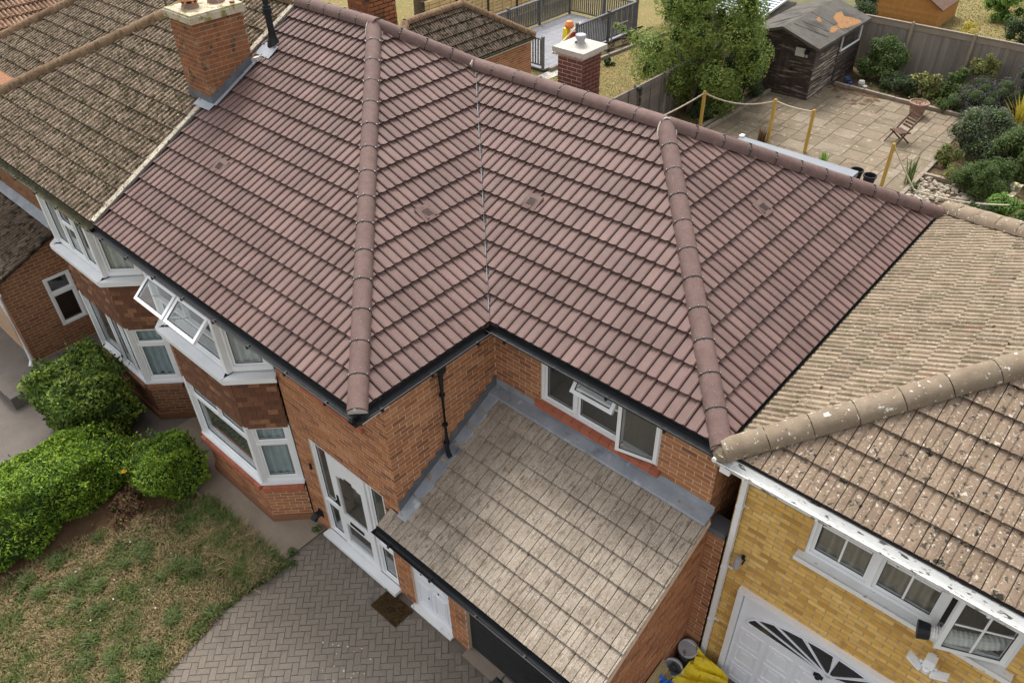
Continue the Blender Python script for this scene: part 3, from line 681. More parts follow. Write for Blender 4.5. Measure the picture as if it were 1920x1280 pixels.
# ------------------------------------------------------------------ bays
def bay(parent, xl, xr, WL, opts):
    dep, yb, yw = .48, -.05, .43
    pl = [V(xl - dep, yw, 0), V(xl, yb, 0), V(xr, yb, 0), V(xr + dep, yw, 0)]
    zs_, zh, zt, zu, ztop = .86, 2.27, 3.32, 3.40, 4.42
    bp = None
    for (z0, z1, e, nm_) in ((2.2, zt, -.03, 'bay'), (.0, .14, .045, 'plinth'), (ztop - .02, ztop + .01, -.06, 'bay_head')):
        b = MB(); q = [V(xl - dep - e, yw, 0), V(xl - e * .4, yb - e, 0), V(xr + e * .4, yb - e, 0), V(xr + dep + e, yw, 0)]
        for i in range(3): b.poly([q[i] + Z * z0, q[i + 1] + Z * z0, q[i + 1] + Z * z1, q[i] + Z * z1])
        b.poly([p + Z * z1 for p in q]); bo = b.build(nm_, 'brick_dark' if nm_ == 'plinth' else 'mortar_dark', bp or parent); bp = bp or bo
    for i in range(3):
        u = (pl[i + 1] - pl[i]); L = u.length; u.normalize(); n = u.cross(Z)
        WL.wall(pl[i], u, L, zs_ - .01, part=bp, name='bay_wall')
        # plinth course
        # sill under the lower window
        soldier_sill(bp, pl[i] + Z * (zs_ - .005), u, L, n_out=.10, h=.09, d=.22, mat=opts.get('sill', 'brick_red_sill'))
        s2 = MB(); s2.obox(pl[i] + u * L / 2 + n * .0 + Z * (zs_ + .105), u * (L / 2 + .018), n * .05, Z * .018); s2.build('lower_sill', 'white_pvc', bp)
        # tile hanging
        rows = 11; g = (zt - zh) / rows
        for r in range(rows):
            a = -.0825 if r % 2 else 0.0
            while a < L - .01:
                lo, hi = max(a, 0), min(a + .165, L); a += .165
                if hi - lo < .03: continue
                key = (round(hi - lo, 3), )
                if key not in HT:
                    m_ = MB(); w_ = hi - lo - .004; m_.obox(V(w_ / 2, 0, .075), V(w_ / 2, 0, 0), V(0, .006, 0), V(0, 0, .075)); HT[key] = m_.data('hung_tile', 'hung_tile')
                tl = Z + -n * .16; tl.normalize(); nn = u.cross(tl)
                P = pl[i] + u * (lo + .002) + Z * (zh - .03 + r * g) + n * (.012 + rng.uniform(-.002, .003))
                link('hung_tile', HT[key], bp, fmat(P, u, -nn, tl))
        # upper sill board
        s3 = MB(); s3.obox(pl[i] + u * L / 2 + n * .04 + Z * (zt + .035), u * (L / 2 + .04), n * .11 , Z * .02); s3.obox(pl[i] + u * L / 2 + n * .13 + Z * (zt + .0), u * (L / 2 + .05), n * .012, Z * .04)
        s3.build('upper_sill', 'white_pvc', bp)
        hl = zh - .02 - (zs_ + .12); hu = ztop - zu
        window(parent, pl[i] + Z * (zs_ + .12), u, L, hl, opts['low'][i](L, hl), out=-.02, curtain=opts.get('clow', {}).get(i), roomd=.5)
        window(parent, pl[i] + Z * zu, u, L, hu, opts['up'][i](L, hu), out=-.02, curtain=opts.get('cup', {}).get(i), roomd=.5)
    for i, p in enumerate(pl[1:3]):
        pb = MB(); pb.obox(p + V(0, .02, (zs_ + .12 + zh) / 2), V(.045, 0, 0), V(0, .04, 0), Z * ((zh - zs_ - .12) / 2)); pb.obox(p + V(0, .02, (zu + ztop) / 2), V(.045, 0, 0), V(0, .04, 0), Z * ((ztop - zu) / 2)); pb.build('corner_post', 'white_pvc', bp)
    return bp
HT = {}
side = lambda L, h: [(.10, .08, L - .09, h - .42), (.10, h - .35, L - .09, h - .05)]
side1 = lambda L, h: [(.11, .09, L - .10, h - .05)]
bay(house, -5.0, -3.2, wl, dict(
    low=[side, lambda L, h: [(.05, .05, L - .05, h - .38), (.05, h - .33, L / 2 - .03, h - .05), (L / 2 + .03, h - .33, L - .05, h - .05)], side],
    up=[side1, lambda L, h: [(.05, .06, L - .06, h - .52), (.05, h - .48, L / 2 - .02, h - .06, ('top', 50)), (L / 2 + .02, h - .48, L - .06, h - .06, ('top', 50))], side1],
    clow={2: [(.09, .6, .07, 1.27, 'curtain_blue')], 1: [(1.5, 1.75, .05, 1.2, 'curtain_blue')]}, cup={2: [(.1, .6, .06, .98, 'curtain_white')]}))
# ------------------------------------------------------------------ front door with side lights
fo = V(-2.23, .43, .10); fW, fH = 1.76, 2.25
fd = window(house, fo, X, fW, fH, [(.06, .06, .38, .78), (.06, .84, .38, 2.16), (1.38, .06, 1.70, .78), (1.38, .84, 1.70, 2.16), (.44, .02, 1.32, 2.18, 'hole')], name='door_frame', out=-.02, roomd=.5)
b = MB(); o = fo + X * .45 + V(0, .0, .03); W_, H_ = .86, 2.14
def pan(b, a0, z0, a1, z1, d0, d1, m=0): b.box(o.x + a0, o.y - d1, o.z + z0, o.x + a1, o.y - d0, o.z + z1, 0, m)
pan(b, 0, 0, .13, H_, -.04, .005); pan(b, W_ - .13, 0, W_, H_, -.04, .005); pan(b, .13, 0, W_ - .13, .14, -.04, .004); pan(b, .13, .62, W_ - .13, .84, -.04, .004); pan(b, .13, H_ - .26, W_ - .13, H_, -.04, .004)
for k in range(6):   # arched head of the upper light
    a = .13 + k * .1; hh = .12 * abs(math.cos(math.pi * (k + .5) / 6)) ** 1.2; pan(b, a, H_ - .26 - hh, a + .1, H_ - .2602, -.04, .003)
dr = b.build('front_door', 'white_pvc', fd)
b = MB(); pan(b, .13, .14, W_ - .13, .62, -.02, -.014); pan(b, .13, .84, W_ - .13, H_ - .26, -.02, -.0141); b.build('door_glass', 'glass', fd)
b = MB(); b.poly([o + V(.02, .3, .05), o + V(W_ - .02, .3, .05), o + V(W_ - .02, .3, H_ - .05), o + V(.02, .3, H_ - .05)]); b.build('hall_lining', 'room', fd)
b = MB(); pan(b, .27, .70, .60, .76, .004, .02); pan(b, .035, 1.0, .075, 1.24, .005, .02); pan(b, .045, 1.12, .065, 1.15, .02, .06); pan(b, .045, 1.12, .17, 1.145, .05, .065); b.build('letter_box_and_handle', 'black_pvc', fd)
b = MB(); b.box(-2.26, .29, .03, -.44, .44, .095); b.build('threshold', 'white_pvc', house)
# door bell, wall vent on the bay side
b = MB(); b.box(-2.36, .40, 1.55, -2.31, .425, 1.66); b.box(-2.345, .395, 1.58, -2.325, .402, 1.61); b.build('door_bell', 'black_pvc', house)
b = MB(); b.tube([(-2.40, .43, .40), (-2.40, .33, .42), (-2.40, .25, .36)], [.055, .06, .065], 10); b.box(-2.46, .405, .33, -2.34, .424, .47); b.build('boiler_flue', 'black_pvc', house)
# ------------------------------------------------------------------ lean-to garage
gp = deck(house, [[V(-.28, .15, 2.075), V(3.46, .15, 2.075), V(3.46, 2.44, 3.22), V(-.28, 2.44, 3.22)]], 'lean_to_roof')
kv = V(0, 1, .5).normalized(); kc = 1 / math.sqrt(1.25)
gr = Roof(gp, 'tile_garage', 'lean_to_tile', 110)
gr.plane(V(-.30, .15, 2.09), X, kv, [(0, 0), (3.78, 0), (3.78, 2.24 / kc), (.17, 2.24 / kc), (.17, .26 / kc), (0, .26 / kc)][:4] if False else [(.17, 0), (3.78, 0), (3.78, 2.24 / kc), (.17, 2.24 / kc)], 'flat', .305, tail=.046, jit=.004, rough=.003, u0=.0)
gr.plane(V(-.30, .15, 2.09), X, kv, [(0, 0), (.17, 0), (.17, .26 / kc), (0, .26 / kc)], 'flat', .305, tail=.028, jit=.002)
gr.finish('lean_to_tile_cut')
# lead aprons
b = MB()
def strip(b, P, Q, e0, e1, r=0., seg=10, wob=.006):
    P, Q, e0, e1 = map(Vector, (P, Q, e0, e1)); pr = None
    for k in range(seg + 1):
        c = P.lerp(Q, k / seg); w = rng.uniform(-wob, wob); cur = (c + e0 + V(0, 0, w * .3), c + e1 + V(0, 0, w) + (Q - P).cross(e1).normalized() * w)
        if pr: b.poly([pr[0], cur[0], cur[1], pr[1]], r)
        pr = cur
strip(b, (-.13, 2.47, 3.275), (3.47, 2.47, 3.275), (0, 0, .10), (0, -.015, 0)); strip(b, (-.13, 2.455, 3.275), (3.47, 2.455, 3.275), (0, 0, 0), (0, -.17, -.04)); strip(b, (-.13, 2.285, 3.235), (3.47, 2.285, 3.235), (0, 0, 0), (0, -.015, -.03))
b.build('lead_flashing', 'lead', gp)
b = MB()
strip(b, (-.115, .36, 2.235), (-.115, 2.40, 3.255), (0, 0, .015), (.17, 0, .02)); strip(b, (.055, .36, 2.255), (.055, 2.40, 3.275), (0, 0, 0), (.015, 0, -.03)); strip(b, (-.135, .36, 2.235), (-.115, .36, 2.235), (0, 0, 0), (0, .01, -.05), seg=1)
b.build('side_flashing', 'lead', gp)
b = MB(); y = .43
while y < 2.4:      # stepped lead cut into the brick courses
    z1 = math.floor((gz(y + .1) + .235) / .075) * .075; y2 = y + .15
    b.box(-.128, y, gz(y) + .0, -.115, min(y2, 2.45), z1 + .001); y = y2
b.build('stepped_flashing', 'lead_dark', gp)
gutter(house, V(-.32, .11, 2.09), V(3.13, .11, 2.09), -Y, r=.05, fh=.15, soffit='black_pvc', sof_w=.2)
b = MB(); b.bar((3.475, .13, 2.02), (3.475, 2.40, 3.16), .02, .10); b.build('verge_board', 'mortar', house)
b = MB(); b.box(3.12, .2, 1.92, 3.46, .43, 2.06); b.build('box_end', 'white_pvc', house)
# side door
b = MB(); b.box(-.10, .47, .0, .71, .53, 2.0); 
for (a0, a1) in ((.0, .27), (.35, .62)):
    for (z0, z1) in ((.18, .72), (.86, 1.22), (1.34, 1.84)):
        x0_, x1_ = -.10 + .09 + a0, -.10 + .09 + a1; e = .02
        b.box(x0_, .462, z0, x1_, .472, z0 + e); b.box(x0_, .462, z1 - e, x1_, .472, z1); b.box(x0_, .4622, z0 + e, x0_ + e, .472, z1 - e); b.box(x1_ - e, .4622, z0 + e, x1_, .472, z1 - e); b.box(x0_ + .045, .464, z0 + .045, x1_ - .045, .4715, z1 - .045)
for (x_, z_) in ((.08, .95), (.44, .80), (.44, 1.3), (.08, 1.48), (.2, .45)): b.box(x_, .455, z_, x_ + .025, .4615, z_ + .025, 0, 1)
sdr = b.build('side_door', ['white_door', 'black_pvc'], house)
b = MB(); b.box(-.07, .44, 1.55, -.03, .47, 1.72); b.tube([(-.05, .44, 1.62), (-.05, .40, 1.62), (.05, .40, 1.61)], .012, 6); b.build('handle', 'black_pvc', sdr)
b = MB(); b.box(-.14, .35, 0, .74, .47, .035); b.build('door_step', 'white_old', house)
# roller shutter
b = MB(); z = .03
while z < 1.98: b.box(1.06, .50, z, 3.10, .515 + .0, z + .068, rng.random()); b.obox(V(2.08, .505, z + .034), V(1.02, 0, 0), V(0, .012, 0), V(0, 0, .024)); z += .075
b.build('roller_shutter', 'shutter', house)
b = MB(); b.box(1.03, .30, 0, 3.14, .56, .02); b.build('garage_threshold', 'concrete', house)
# ------------------------------------------------------------------ chimney at the party wall
cb = MB(); cx0, cx1, cy0, cy1, cz1 = -7.05, -6.33, 2.38, 3.28, 7.19
cb.box(cx0 + .001, cy0 + .001, 5.3, cx1 - .001, cy1 - .001, cz1)
chim = cb.build('chimney', 'mortar_chimney', house)
wc = Walls(house, 'brick_chimney', 'mortar_chimney', 140); wc.first = chim
wc.wall((cx0, cy0, 0), X, cx1 - cx0, cz1, z0=5.62, part=chim, proud=.006, name='stack_face'); wc.wall((cx1, cy0, 0), Y, cy1 - cy0, cz1, z0=5.62, part=chim, proud=.006, keep=lambda a, z: z > ZE + T * (cy0 + a) + .10, name='stack_face', phase=.1)
wc.wall((cx0, cy1, 0), -Y, cy1 - cy0, cz1, z0=5.62, part=chim, bricks=False, name='stack_face')
wc.finish('stack_brick_cut')
b = MB(); n_ = 5
b.obox(V((cx0 + cx1) / 2, (cy0 + cy1) / 2, cz1 + .05), V(.41, 0, 0), V(0, .50, 0), Z * .05); b.obox(V((cx0 + cx1) / 2, (cy0 + cy1) / 2, cz1 + .115), V(.39, 0, 0), V(0, .48, 0), Z * .016)
b.build('chimney_slab', 'concrete_lichen', chim)
def pot(parent, c, r, h, cowl):
    b = MB(); b.lathe(c, [(r * 1.1, 0), (r * 1.05, .04), (r * .95, .05), (r * .95, h), (r * .8, h), (r * .8, 0)], 16)
    if cowl:
        for k in range(6): a = k * math.pi / 3; b.box(c[0] + math.cos(a) * r * .9 - .015, c[1] + math.sin(a) * r * .9 - .015, c[2] + h, c[0] + math.cos(a) * r * .9 + .015, c[1] + math.sin(a) * r * .9 + .015, c[2] + h + .06, 0, 1)
        b.lathe((c[0], c[1], c[2] + h + .05), [(0, .001), (r * 1.3, 0), (r * 1.32, .04), (r * 1.2, .075), (r * .6, .10), (.001, .105)], 18, 0, 1)
    b.build('chimney_pot', ['terracotta', 'terracotta_orange'], parent)
pot(chim, (-6.72, 2.62, cz1 + .13), .125, .08, True); pot(chim, (-6.68, 3.06, cz1 + .13), .13, .14, False)
b = MB(); b.box(-6.42, 3.14, cz1 + .131, -6.36, 3.2, cz1 + .16); b.build('loose_brick', 'brick_chimney', chim)
# lead round the chimney
b = MB(); zf = lambda y: ZE + T * y
y = cy0
while y < cy1 - .01:
    y2 = min(y + .14, cy1); z1 = math.floor((zf(y2) + .20) / .075) * .075; b.box(cx1 - .002, y, zf(y) - .02, cx1 + .012, y2, z1); y = y2
b.box(cx0 - .01, cy0 - .012, zf(cy0) - .03, cx1 + .012, cy0 + .002, zf(cy0) + .19)
b.build('chimney_flashing', 'lead_dark', chim)
b = MB(); strip(b, (cx1 + .015, cy0 - .02, zf(cy0) + .07), (cx1 + .015, cy1, zf(cy1) + .07), (0, 0, 0), (.09, 0, .015)); b.tube([V(cx1 + .10, cy0 - .02, zf(cy0) + .08), V(cx1 + .10, cy1, zf(cy1) + .09)], .018, 6)
strip(b, (cx0 + .30, cy0 - .01, zf(cy0) + .075), (cx1 + .06, cy0 - .01, zf(cy0) + .075), (0, 0, 0), (0, -.13, -.06), seg=8, wob=.014); b.build('lead_apron', 'lead', chim)
b = MB(); b.obox(V(cx1 + .06, cy1 + .03, zf(cy1) + .1), V(.07, .02, .02), V(-.02, .05, 0), Z * .035); b.build('mortar_lump', 'mortar_cap', chim)
b = MB(); b.tube([(-7.12, 2.45, 6.3), (-7.16, 2.44, 7.5), (-7.2, 2.43, 8.2)], .018, 6); b.box(-7.14, 2.42, 6.7, -7.04, 2.46, 6.73); b.build('aerial_pole', 'bark', chim)
# soil vent pipe
b = MB(); P = V(-6.26, 3.69, zf(3.69))
b.lathe(P + V(0, 0, -.06), [(.13, 0), (.11, .10), (.07, .22), (.065, .27)], 14); b.lathe(P + V(0, 0, .2), [(.055, 0), (.055, .32), (.075, .33), (.075, .42), (.066, .43), (.066, .47), (.05, .48), (.05, .70), (.062, .70), (.062, .73), (.001, .735)], 14)
b.build('soil_vent_pipe', 'black_pvc', house, smooth=False)
b = MB(); strip(b, P + V(-.2, -.26, -.07), P + V(.2, -.26, -.07), (0, .22, .115), (0, -.02, -.02), seg=6, wob=.012); b.build('pipe_flashing', 'lead', house)
# rear chimneys
for (cx, cy, w, zb, zt2, slab, bm, mm, nm) in ((-3.05, 8.02, .56, 4.6, 6.0, True, 'brick_purple', 'mortar_pale', 'rear_chimney'), (-6.35, 5.95, .62, 5.9, 7.9, False, 'brick_chimney', 'brick_dark', 'rear_chimney')):
    b = MB(); b.box(cx - w / 2 + .001, cy - w / 2 + .001, zb, cx + w / 2, cy + w / 2, zt2); ch = b.build(nm, mm, house)
    wr = Walls(house, bm, mm, 70 if slab else 0); wr.first = ch
    wr.wall((cx - w / 2, cy - w / 2, 0), X, w, zt2, z0=zb, part=ch, proud=.005, name='stack_face'); wr.wall((cx + w / 2, cy - w / 2, 0), Y, w, zt2, z0=zb, part=ch, proud=.005, name='stack_face', phase=.11); wr.finish('stack_brick_cut')
    if slab:
        b = MB(); b.obox(V(cx, cy, zt2 + .05), V(.36, 0, 0), V(0, .36, 0), Z * .045); b.obox(V(cx, cy, zt2 - .02), V(.31, 0, 0), V(0, .31, 0), Z * .03, 0, 1); b.lathe((cx, cy, zt2 + .095), [(.20, 0), (.12, .03), (.10, .05)], 12)
        b.build('chimney_slab', ['concrete_pale', 'concrete_lichen'], ch)
        b = MB(); b.lathe((cx + .03, cy - .02, zt2 + .12), [(.075, 0), (.075, .10), (.10, .11), (.10, .17), (.085, .18), (.001, .18)], 14); b.build('flue_terminal', 'grey_metal', ch)
wl.finish()
# rear extension with a pale grey roof
b = MB(); b.box(-2.1, 8.7, 0, .75, 13.1, 2.5); ex = b.build('rear_extension', 'brick', house)
b = MB(); b.obox(V(-.63, 11.0, 2.68), V(1.45, 0, 0), V(0, 2.35, 0), Z * .06); b.build('extension_roof', 'grey_roof', ex)
b = MB(); b.box(-2.12, 13.26, 2.6, -2.02, 13.40, 2.78); b.build('roof_trim', 'white_old', ex)
# ------------------------------------------------------------------ attached neighbour with the mossy roof
twin = thing('house', (-10, 4.5, 0), 'attached brick house on the left with an old mossy tiled roof', 'house')
TX = -13.1
TA = V(TX + 4.536, 4.536, ZE + 2.384); TR = V(X0 - .03, 4.536, ZE + 2.384); TV = V(-9.8, 5.547, ZE + 1.729); TH = V(-17.22, DY, ZE); TA2 = V(-14.05, 5.547, ZE + 1.729)
tr = deck(twin, [[p + dz for p in q] for q in ([V(TX, 0, ZE), V(X0 - .03, 0, ZE), TR, TA], [TH + V(-2.3, -2.4, -2.4 * T), V(TX - .2, DY - 2.4, ZE - 2.4 * T), V(TX - .2, DY, ZE), TH], [TH, V(-7.7, DY, ZE), V(-7.7, 5.547, ZE + 1.729), TA2], [V(TX, 0, ZE), TA, TV, V(TX, DY, ZE)][::-1])])
b = MB(); b.poly([TA, TR, V(X0, D1, ZE), V(TX, D1, ZE)]); b.poly([TA2, TV, V(TX, D1, ZE), V(-17.2, D1, ZE)]); b.build('rear_roof_slope', 'tile_mossy', tr)
rt = Roof(tr, 'tile_mossy', 'roof_tile', 300)
rt.plane(V(TX, 0, ZE), X, VF, [(0, 0), (-TX + X0 - .05, 0), (-TX + X0 - .05, 4.536 / CS), (4.536, 4.536 / CS)], 'ludlow_t', .335, tail=.046, inset=(-.03, 0, .05, 0), jit=.005, rough=.004)
rt.plane(TH, X, VF, [(-2.3, -2.4 / CS), (3.9, -2.4 / CS), (3.9, 0), (0, 0)], 'ludlow_t', .335, tail=.046, jit=.005, rough=.004)
rt.plane(TH, X, VF, [(0, 0), (9.6, 0), (9.6, 3.291 / CS), (3.17, 3.291 / CS)], 'ludlow_t', .335, tail=.046, inset=(-.03, 0, .05, 0), jit=.005, rough=.004)
rt.finish('roof_tile_field')
caps(tr, V(TX, 0, ZE + .02), TA + up, .135, 'tile_mossy_cap', union=False, lump=.006, L=.42)
caps(tr, TH + V(-2.3, -2.4, -2.4 * T) + up, TA2 + up, .135, 'tile_mossy_cap', union=False, lump=.006); caps(tr, TR + up, TA + up, .135, 'tile_mossy_cap', union=False, lump=.006); caps(tr, TV + up, TA2 + up, .135, 'tile_mossy_cap', union=False, lump=.006)
b = MB(); k = 0.0; L_ = 4.536 / CS
while k < L_ - .1:     # cement verge, broken at each course
    P = V(X0 - .045, 0, ZE) + VF * (k + .17) + V(0, 0, .055); b.obox(P, X * rng.uniform(.045, .06), VF * .165, V(0, -T, 1).normalized() * .022 + VF * -.0, rng.random()); k += .335
b.build('cement_verge', 'verge_cement', tr)
gutter(twin, V(TX, -.045, ZE), V(X0 - .04, -.045, ZE), -Y, mat='gutter_mossy', fascia='gutter_mossy', soffit='white_old', sof_w=.4, r=.065)
# moss cushions on the old tiles
b = MB()
for k in range(900):
    a = rng.uniform(-11.5, X0 - .15); y = rng.uniform(.05, 4.2)
    if y > a - TX - .3: continue
    if rng.random() > .35 + .65 * max(0, 1 - abs(a - X0) / 3): continue
    c = V(a, y, ZE + T * y + .045); rr = rng.uniform(.012, .035)
    b.mesh([c + V(math.cos(t_) * rr, math.sin(t_) * rr * .9, T * math.sin(t_) * rr * .9 - .01) for t_ in (0, 1.05, 2.1, 3.14, 4.2, 5.24)] + [c + V(0, -.3 * rr, rr * rng.uniform(.5, .9))], [(i, (i + 1) % 6, 6) for i in range(6)], rng.random())
b.build('moss_cushions', 'gutter_mossy', tr, smooth=True, kind='stuff')
wt = Walls(twin, 'brick_dark', 'mortar_dark', 160)
wt.wall((-9.9, .43, 0), X, .60, ZE - .15); wt.wall((-13.0, .43, 0), X, 3.1, ZE - .15, keep=lambda a, z: z > 2.6)
EX = -10.35; eg = lambda y: 2.30 + .42 * (y + 1.0)
wt.wall((EX, -1.05, 0), Y, 1.48, 3.0, [(.78, .80, 1.32, 1.98)], z0=.25, pg=[(0, 0), (1.48, 0), (1.48, eg(.43) - .06), (0, eg(-1.05) - .06)])
wt.wall((-14, -1.05, 0), X, -EX - -14 if False else 14 + EX, 2.2, [(1.2, .3, 3.1, 2.1)], z0=.25)
window(twin, (EX, -.27, .80), Y, .54, 1.18, [(.05, .05, .49, .74), (.05, .80, .49, 1.13)], out=.01, roomd=.3, rm=('shutter', 'shutter'))
b = MB(); b.box(-14, -1.0, 0, EX - .45, .4, 2.15); b.build('porch_core', 'mortar_dark', twin)
pr_ = deck(twin, [[V(-14, -1.25, eg(-1.25) - .01), V(EX + .08, -1.25, eg(-1.25) - .01), V(EX + .08, .43, eg(.43) - .01), V(-14, .43, eg(.43) - .01)]], 'porch_roof')
kv2 = V(0, 1, .42).normalized(); rp = Roof(pr_, 'tile_dark_mossy', 'porch_tile', 70)
rp.plane(V(-13.9, -1.25, eg(-1.25)), X, kv2, [(0, 0), (13.9 + EX + .08, 0), (13.9 + EX + .08, 1.66 * math.sqrt(1 + .42 ** 2)), (0, 1.66 * math.sqrt(1 + .42 ** 2))], 'ludlow', .335, tail=.04, jit=.005, rough=.005); rp.finish('porch_tile_cut')
b = MB(); strip(b, (-13.4, .42, eg(.43) + .16), (-9.9, .42, eg(.43) + .16), (0, 0, 0), (0, -.16, -.12)); b.build('lead_flashing', 'lead', pr_)
b = MB(); b.tube([(EX + .05, -1.12, eg(-1.1) - .2), (EX + .05, -1.12, .42), (EX + .12, -1.2, .33)], .038, 8); b.obox(V(EX + .03, -1.14, eg(-1.1) - .1), X * .08, Y * .07, Z * .10); b.build('downpipe', 'white_pvc', twin)
bay(twin, -8.85, -7.05, wt, dict(sill='brick_dark',
    low=[side, lambda L, h: [(.05, .05, L * .48, h - .05), (L * .52, .05, L * .74, h - .05), (L * .78, .05, L - .05, h - .05)], side],
    up=[side1, lambda L, h: [(.05, .06, L * .3, h - .04), (L * .34, .06, L * .62, h - .40), (L * .34, h - .36, L * .62, h - .04), (L * .66, .06, L - .06, h - .04)], side1],
    clow={2: [(.09, .6, .1, 1.27, 'curtain_blue')]}, cup={2: [(.1, .6, .06, .98, 'curtain_white')]}))
wt.finish()
b = MB(); b.box(-17, .6, 0, -6.6, 8.6, ZE - .1); b.build('rear_wall', 'brick_dark', twin)
# ------------------------------------------------------------------ house beyond, only its roof in view
far = thing('house', (-21, 5, 0), 'far house at the top left corner with an orange brown tiled roof', 'house')
fx, fz0 = -17.9, 4.0
vfar = V(-1, 0, T).normalized(); wf = 4.2
fr_ = deck(far, [[V(fx, -1, fz0), V(fx, 11, fz0), V(fx - wf, 6.8, fz0 + wf * T), V(fx - wf, 3.2, fz0 + wf * T)]])
rr_ = Roof(fr_, 'tile_far', 'roof_tile', 200)
rr_.plane(V(fx, -1, fz0), Y, vfar, [(0, 0), (12, 0), (7.8, wf / CS), (4.2, wf / CS)], 'ludlow_t', .335, tail=.046, jit=.005, rough=.004); rr_.finish('roof_tile_field')
caps(fr_, V(fx, -1, fz0 + .02), V(fx - wf, 3.2, fz0 + wf * T + .03), .135, 'tile_mossy_cap', union=False, lump=.006); caps(fr_, V(fx - wf, 3.2, fz0 + wf * T + .03), V(fx - wf, 6.8, fz0 + wf * T + .03), .135, 'tile_mossy_cap', union=False, lump=.006)
b = MB(); b.poly([V(fx, -1, fz0), V(fx - wf, 3.2, fz0 + wf * T), V(fx - 2 * wf, -1, fz0)]); b.poly([V(fx - 2 * wf, -1, fz0), V(fx - wf, 3.2, fz0 + wf * T), V(fx - wf, 6.8, fz0 + wf * T), V(fx - 2 * wf, 11, fz0)]); b.build('far_roof_slope', 'tile_far', fr_)
b = MB(); b.box(-26, -.7, 0, -18.2, 10.7, 3.9); b.build('wall', 'brick_dark', far)
# ------------------------------------------------------------------ yellow brick neighbour on the right
yh = thing('house', (7, 5.6, 0), 'yellow brick house on the right with a lichen spotted beige tiled roof', 'house')
YX, YF, YB = 3.56, 2.24, 9.1; YM = (YF + YB) / 2; YR = YM - YF; YA = V(YX + YR, YM, ZE + YR * .51); TY = .51; CY = 1 / math.sqrt(1 + TY * TY)
ZY = ZE - .02
yr = deck(yh, [[p + dz for p in q] for q in ([V(YX, YF, ZY), V(12, YF, ZY), V(12, YM, YA.z), YA], [V(YX, YB, ZY), V(YX, YF, ZY), YA])])
b = MB(); b.poly([YA, V(12, YM, YA.z), V(12, YB, ZY), V(YX, YB, ZY)]); b.build('rear_roof_slope', 'tile_yellowhouse', yr)
ry = Roof(yr, 'tile_yellowhouse', 'roof_tile', 300)
vyf = V(0, 1, TY).normalized()
ry.plane(V(YX, YF, ZY), X, vyf, [(0, 0), (6.2, 0), (6.2, YR / CY), (YR, YR / CY)], 'ludlow_y', .34, tail=.046, inset=(-.03,), jit=.004, rough=.003)
vys = V(1, 0, TY).normalized()
ry.plane(V(YX, YB, ZY), -Y, vys, [(0, 0), (YB - YF, 0), (YR, YR / CY)], 'ludlow_m', .34, tail=.034, inset=(-.02,), jit=.004, rough=.003, mat='tile_yellowside')
ry.finish('roof_tile_field')
caps(yr, V(YX - .03, YF - .03, ZY + .03), YA + up, .145, 'cap_yellowhouse', union=False, lump=.003, L=.46)
caps(yr, V(YX, YB, ZY + .03), YA + up, .145, 'cap_yellowhouse', union=False, lump=.008, L=.46)
b = MB(); b.lathe(V(YX - .02, YF - .02, ZY), [(.0, .13), (.08, .11), (.12, .05), (.13, -.02)], 12); b.build('hip_end', 'cap_yellowhouse', yr)
# white gutter with peeled paint
b = MB()
gutter(yh, V(YX - .06, YF - .055, ZY), V(10, YF - .055, ZY), -Y, mat='gutter_white', fascia='gutter_white', fh=.20, soffit='white_old', sof_w=.28, r=.06)
b = MB(); b.box(YX - .05, YF - .02, ZY - .2, YX + .02, YF + .35, ZY - .02); b.tube([(YX - .07, YF - .16, ZY - .03), (YX - .07, YF + .25, ZY - .05)], .03, 8); b.build('box_end', 'white_old', yh)
b = MB(); b.bar((YX - .02, YF + .3, ZY - .02), (YX - .02, YB, ZY - .02), .06, .05); b.build('side_gutter', 'gutter_mossy', yh)
b = MB(); px_, py_ = 3.735, 2.545
b.obox(V(px_, py_, 2.1), X * .034, Y * .034, Z * 2.02); b.bar((px_, py_, 4.12), (px_ - .10, YF - .06, 4.47), .07, .07); b.obox(V(px_ - .12, YF - .06, 4.44), X * .06, Y * .05, Z * .07)
for z in (3.55, 2.35, 1.15): b.obox(V(px_, py_, z), X * .04, Y * .04, Z * .022); b.bar((px_ + .03, py_ + .03, z), (px_ + .10, py_ + .03, z), .02, .012)
b.build('downpipe', 'white_pvc', yh)
wy = Walls(yh, 'brick_yellow', 'mortar_yellow', 300)
wy.wall((3.66, 2.6, 0), X, 5.0, ZY - .1, [(.34, -.1, 2.92, 2.10), (.90, 3.30, 3.05, 4.40)])
wy.wall((3.66, 9, 0), -Y, 6.4, ZY - .1, bricks=False); wy.finish()
window(yh, (4.56, 2.6, 3.34), X, 2.15, .98, [(.04, .045, .69, .95), (.75, .045, 1.40, .95), (1.46, .04, 2.11, .95, ('right', 24))], out=-.01, bars=(2, 2), roomd=1.0, sash=.042, curtain=[(.03, 1.42, .03, .95, 'curtain_beige')])
b = MB(); b.obox(V(5.64, 2.56, 3.315), X * 1.15, Y * .065, Z * .022); b.obox(V(5.64, 2.49, 3.305), X * 1.15, Y * .01, Z * .032); b.build('window_sill', 'white_old', yh)
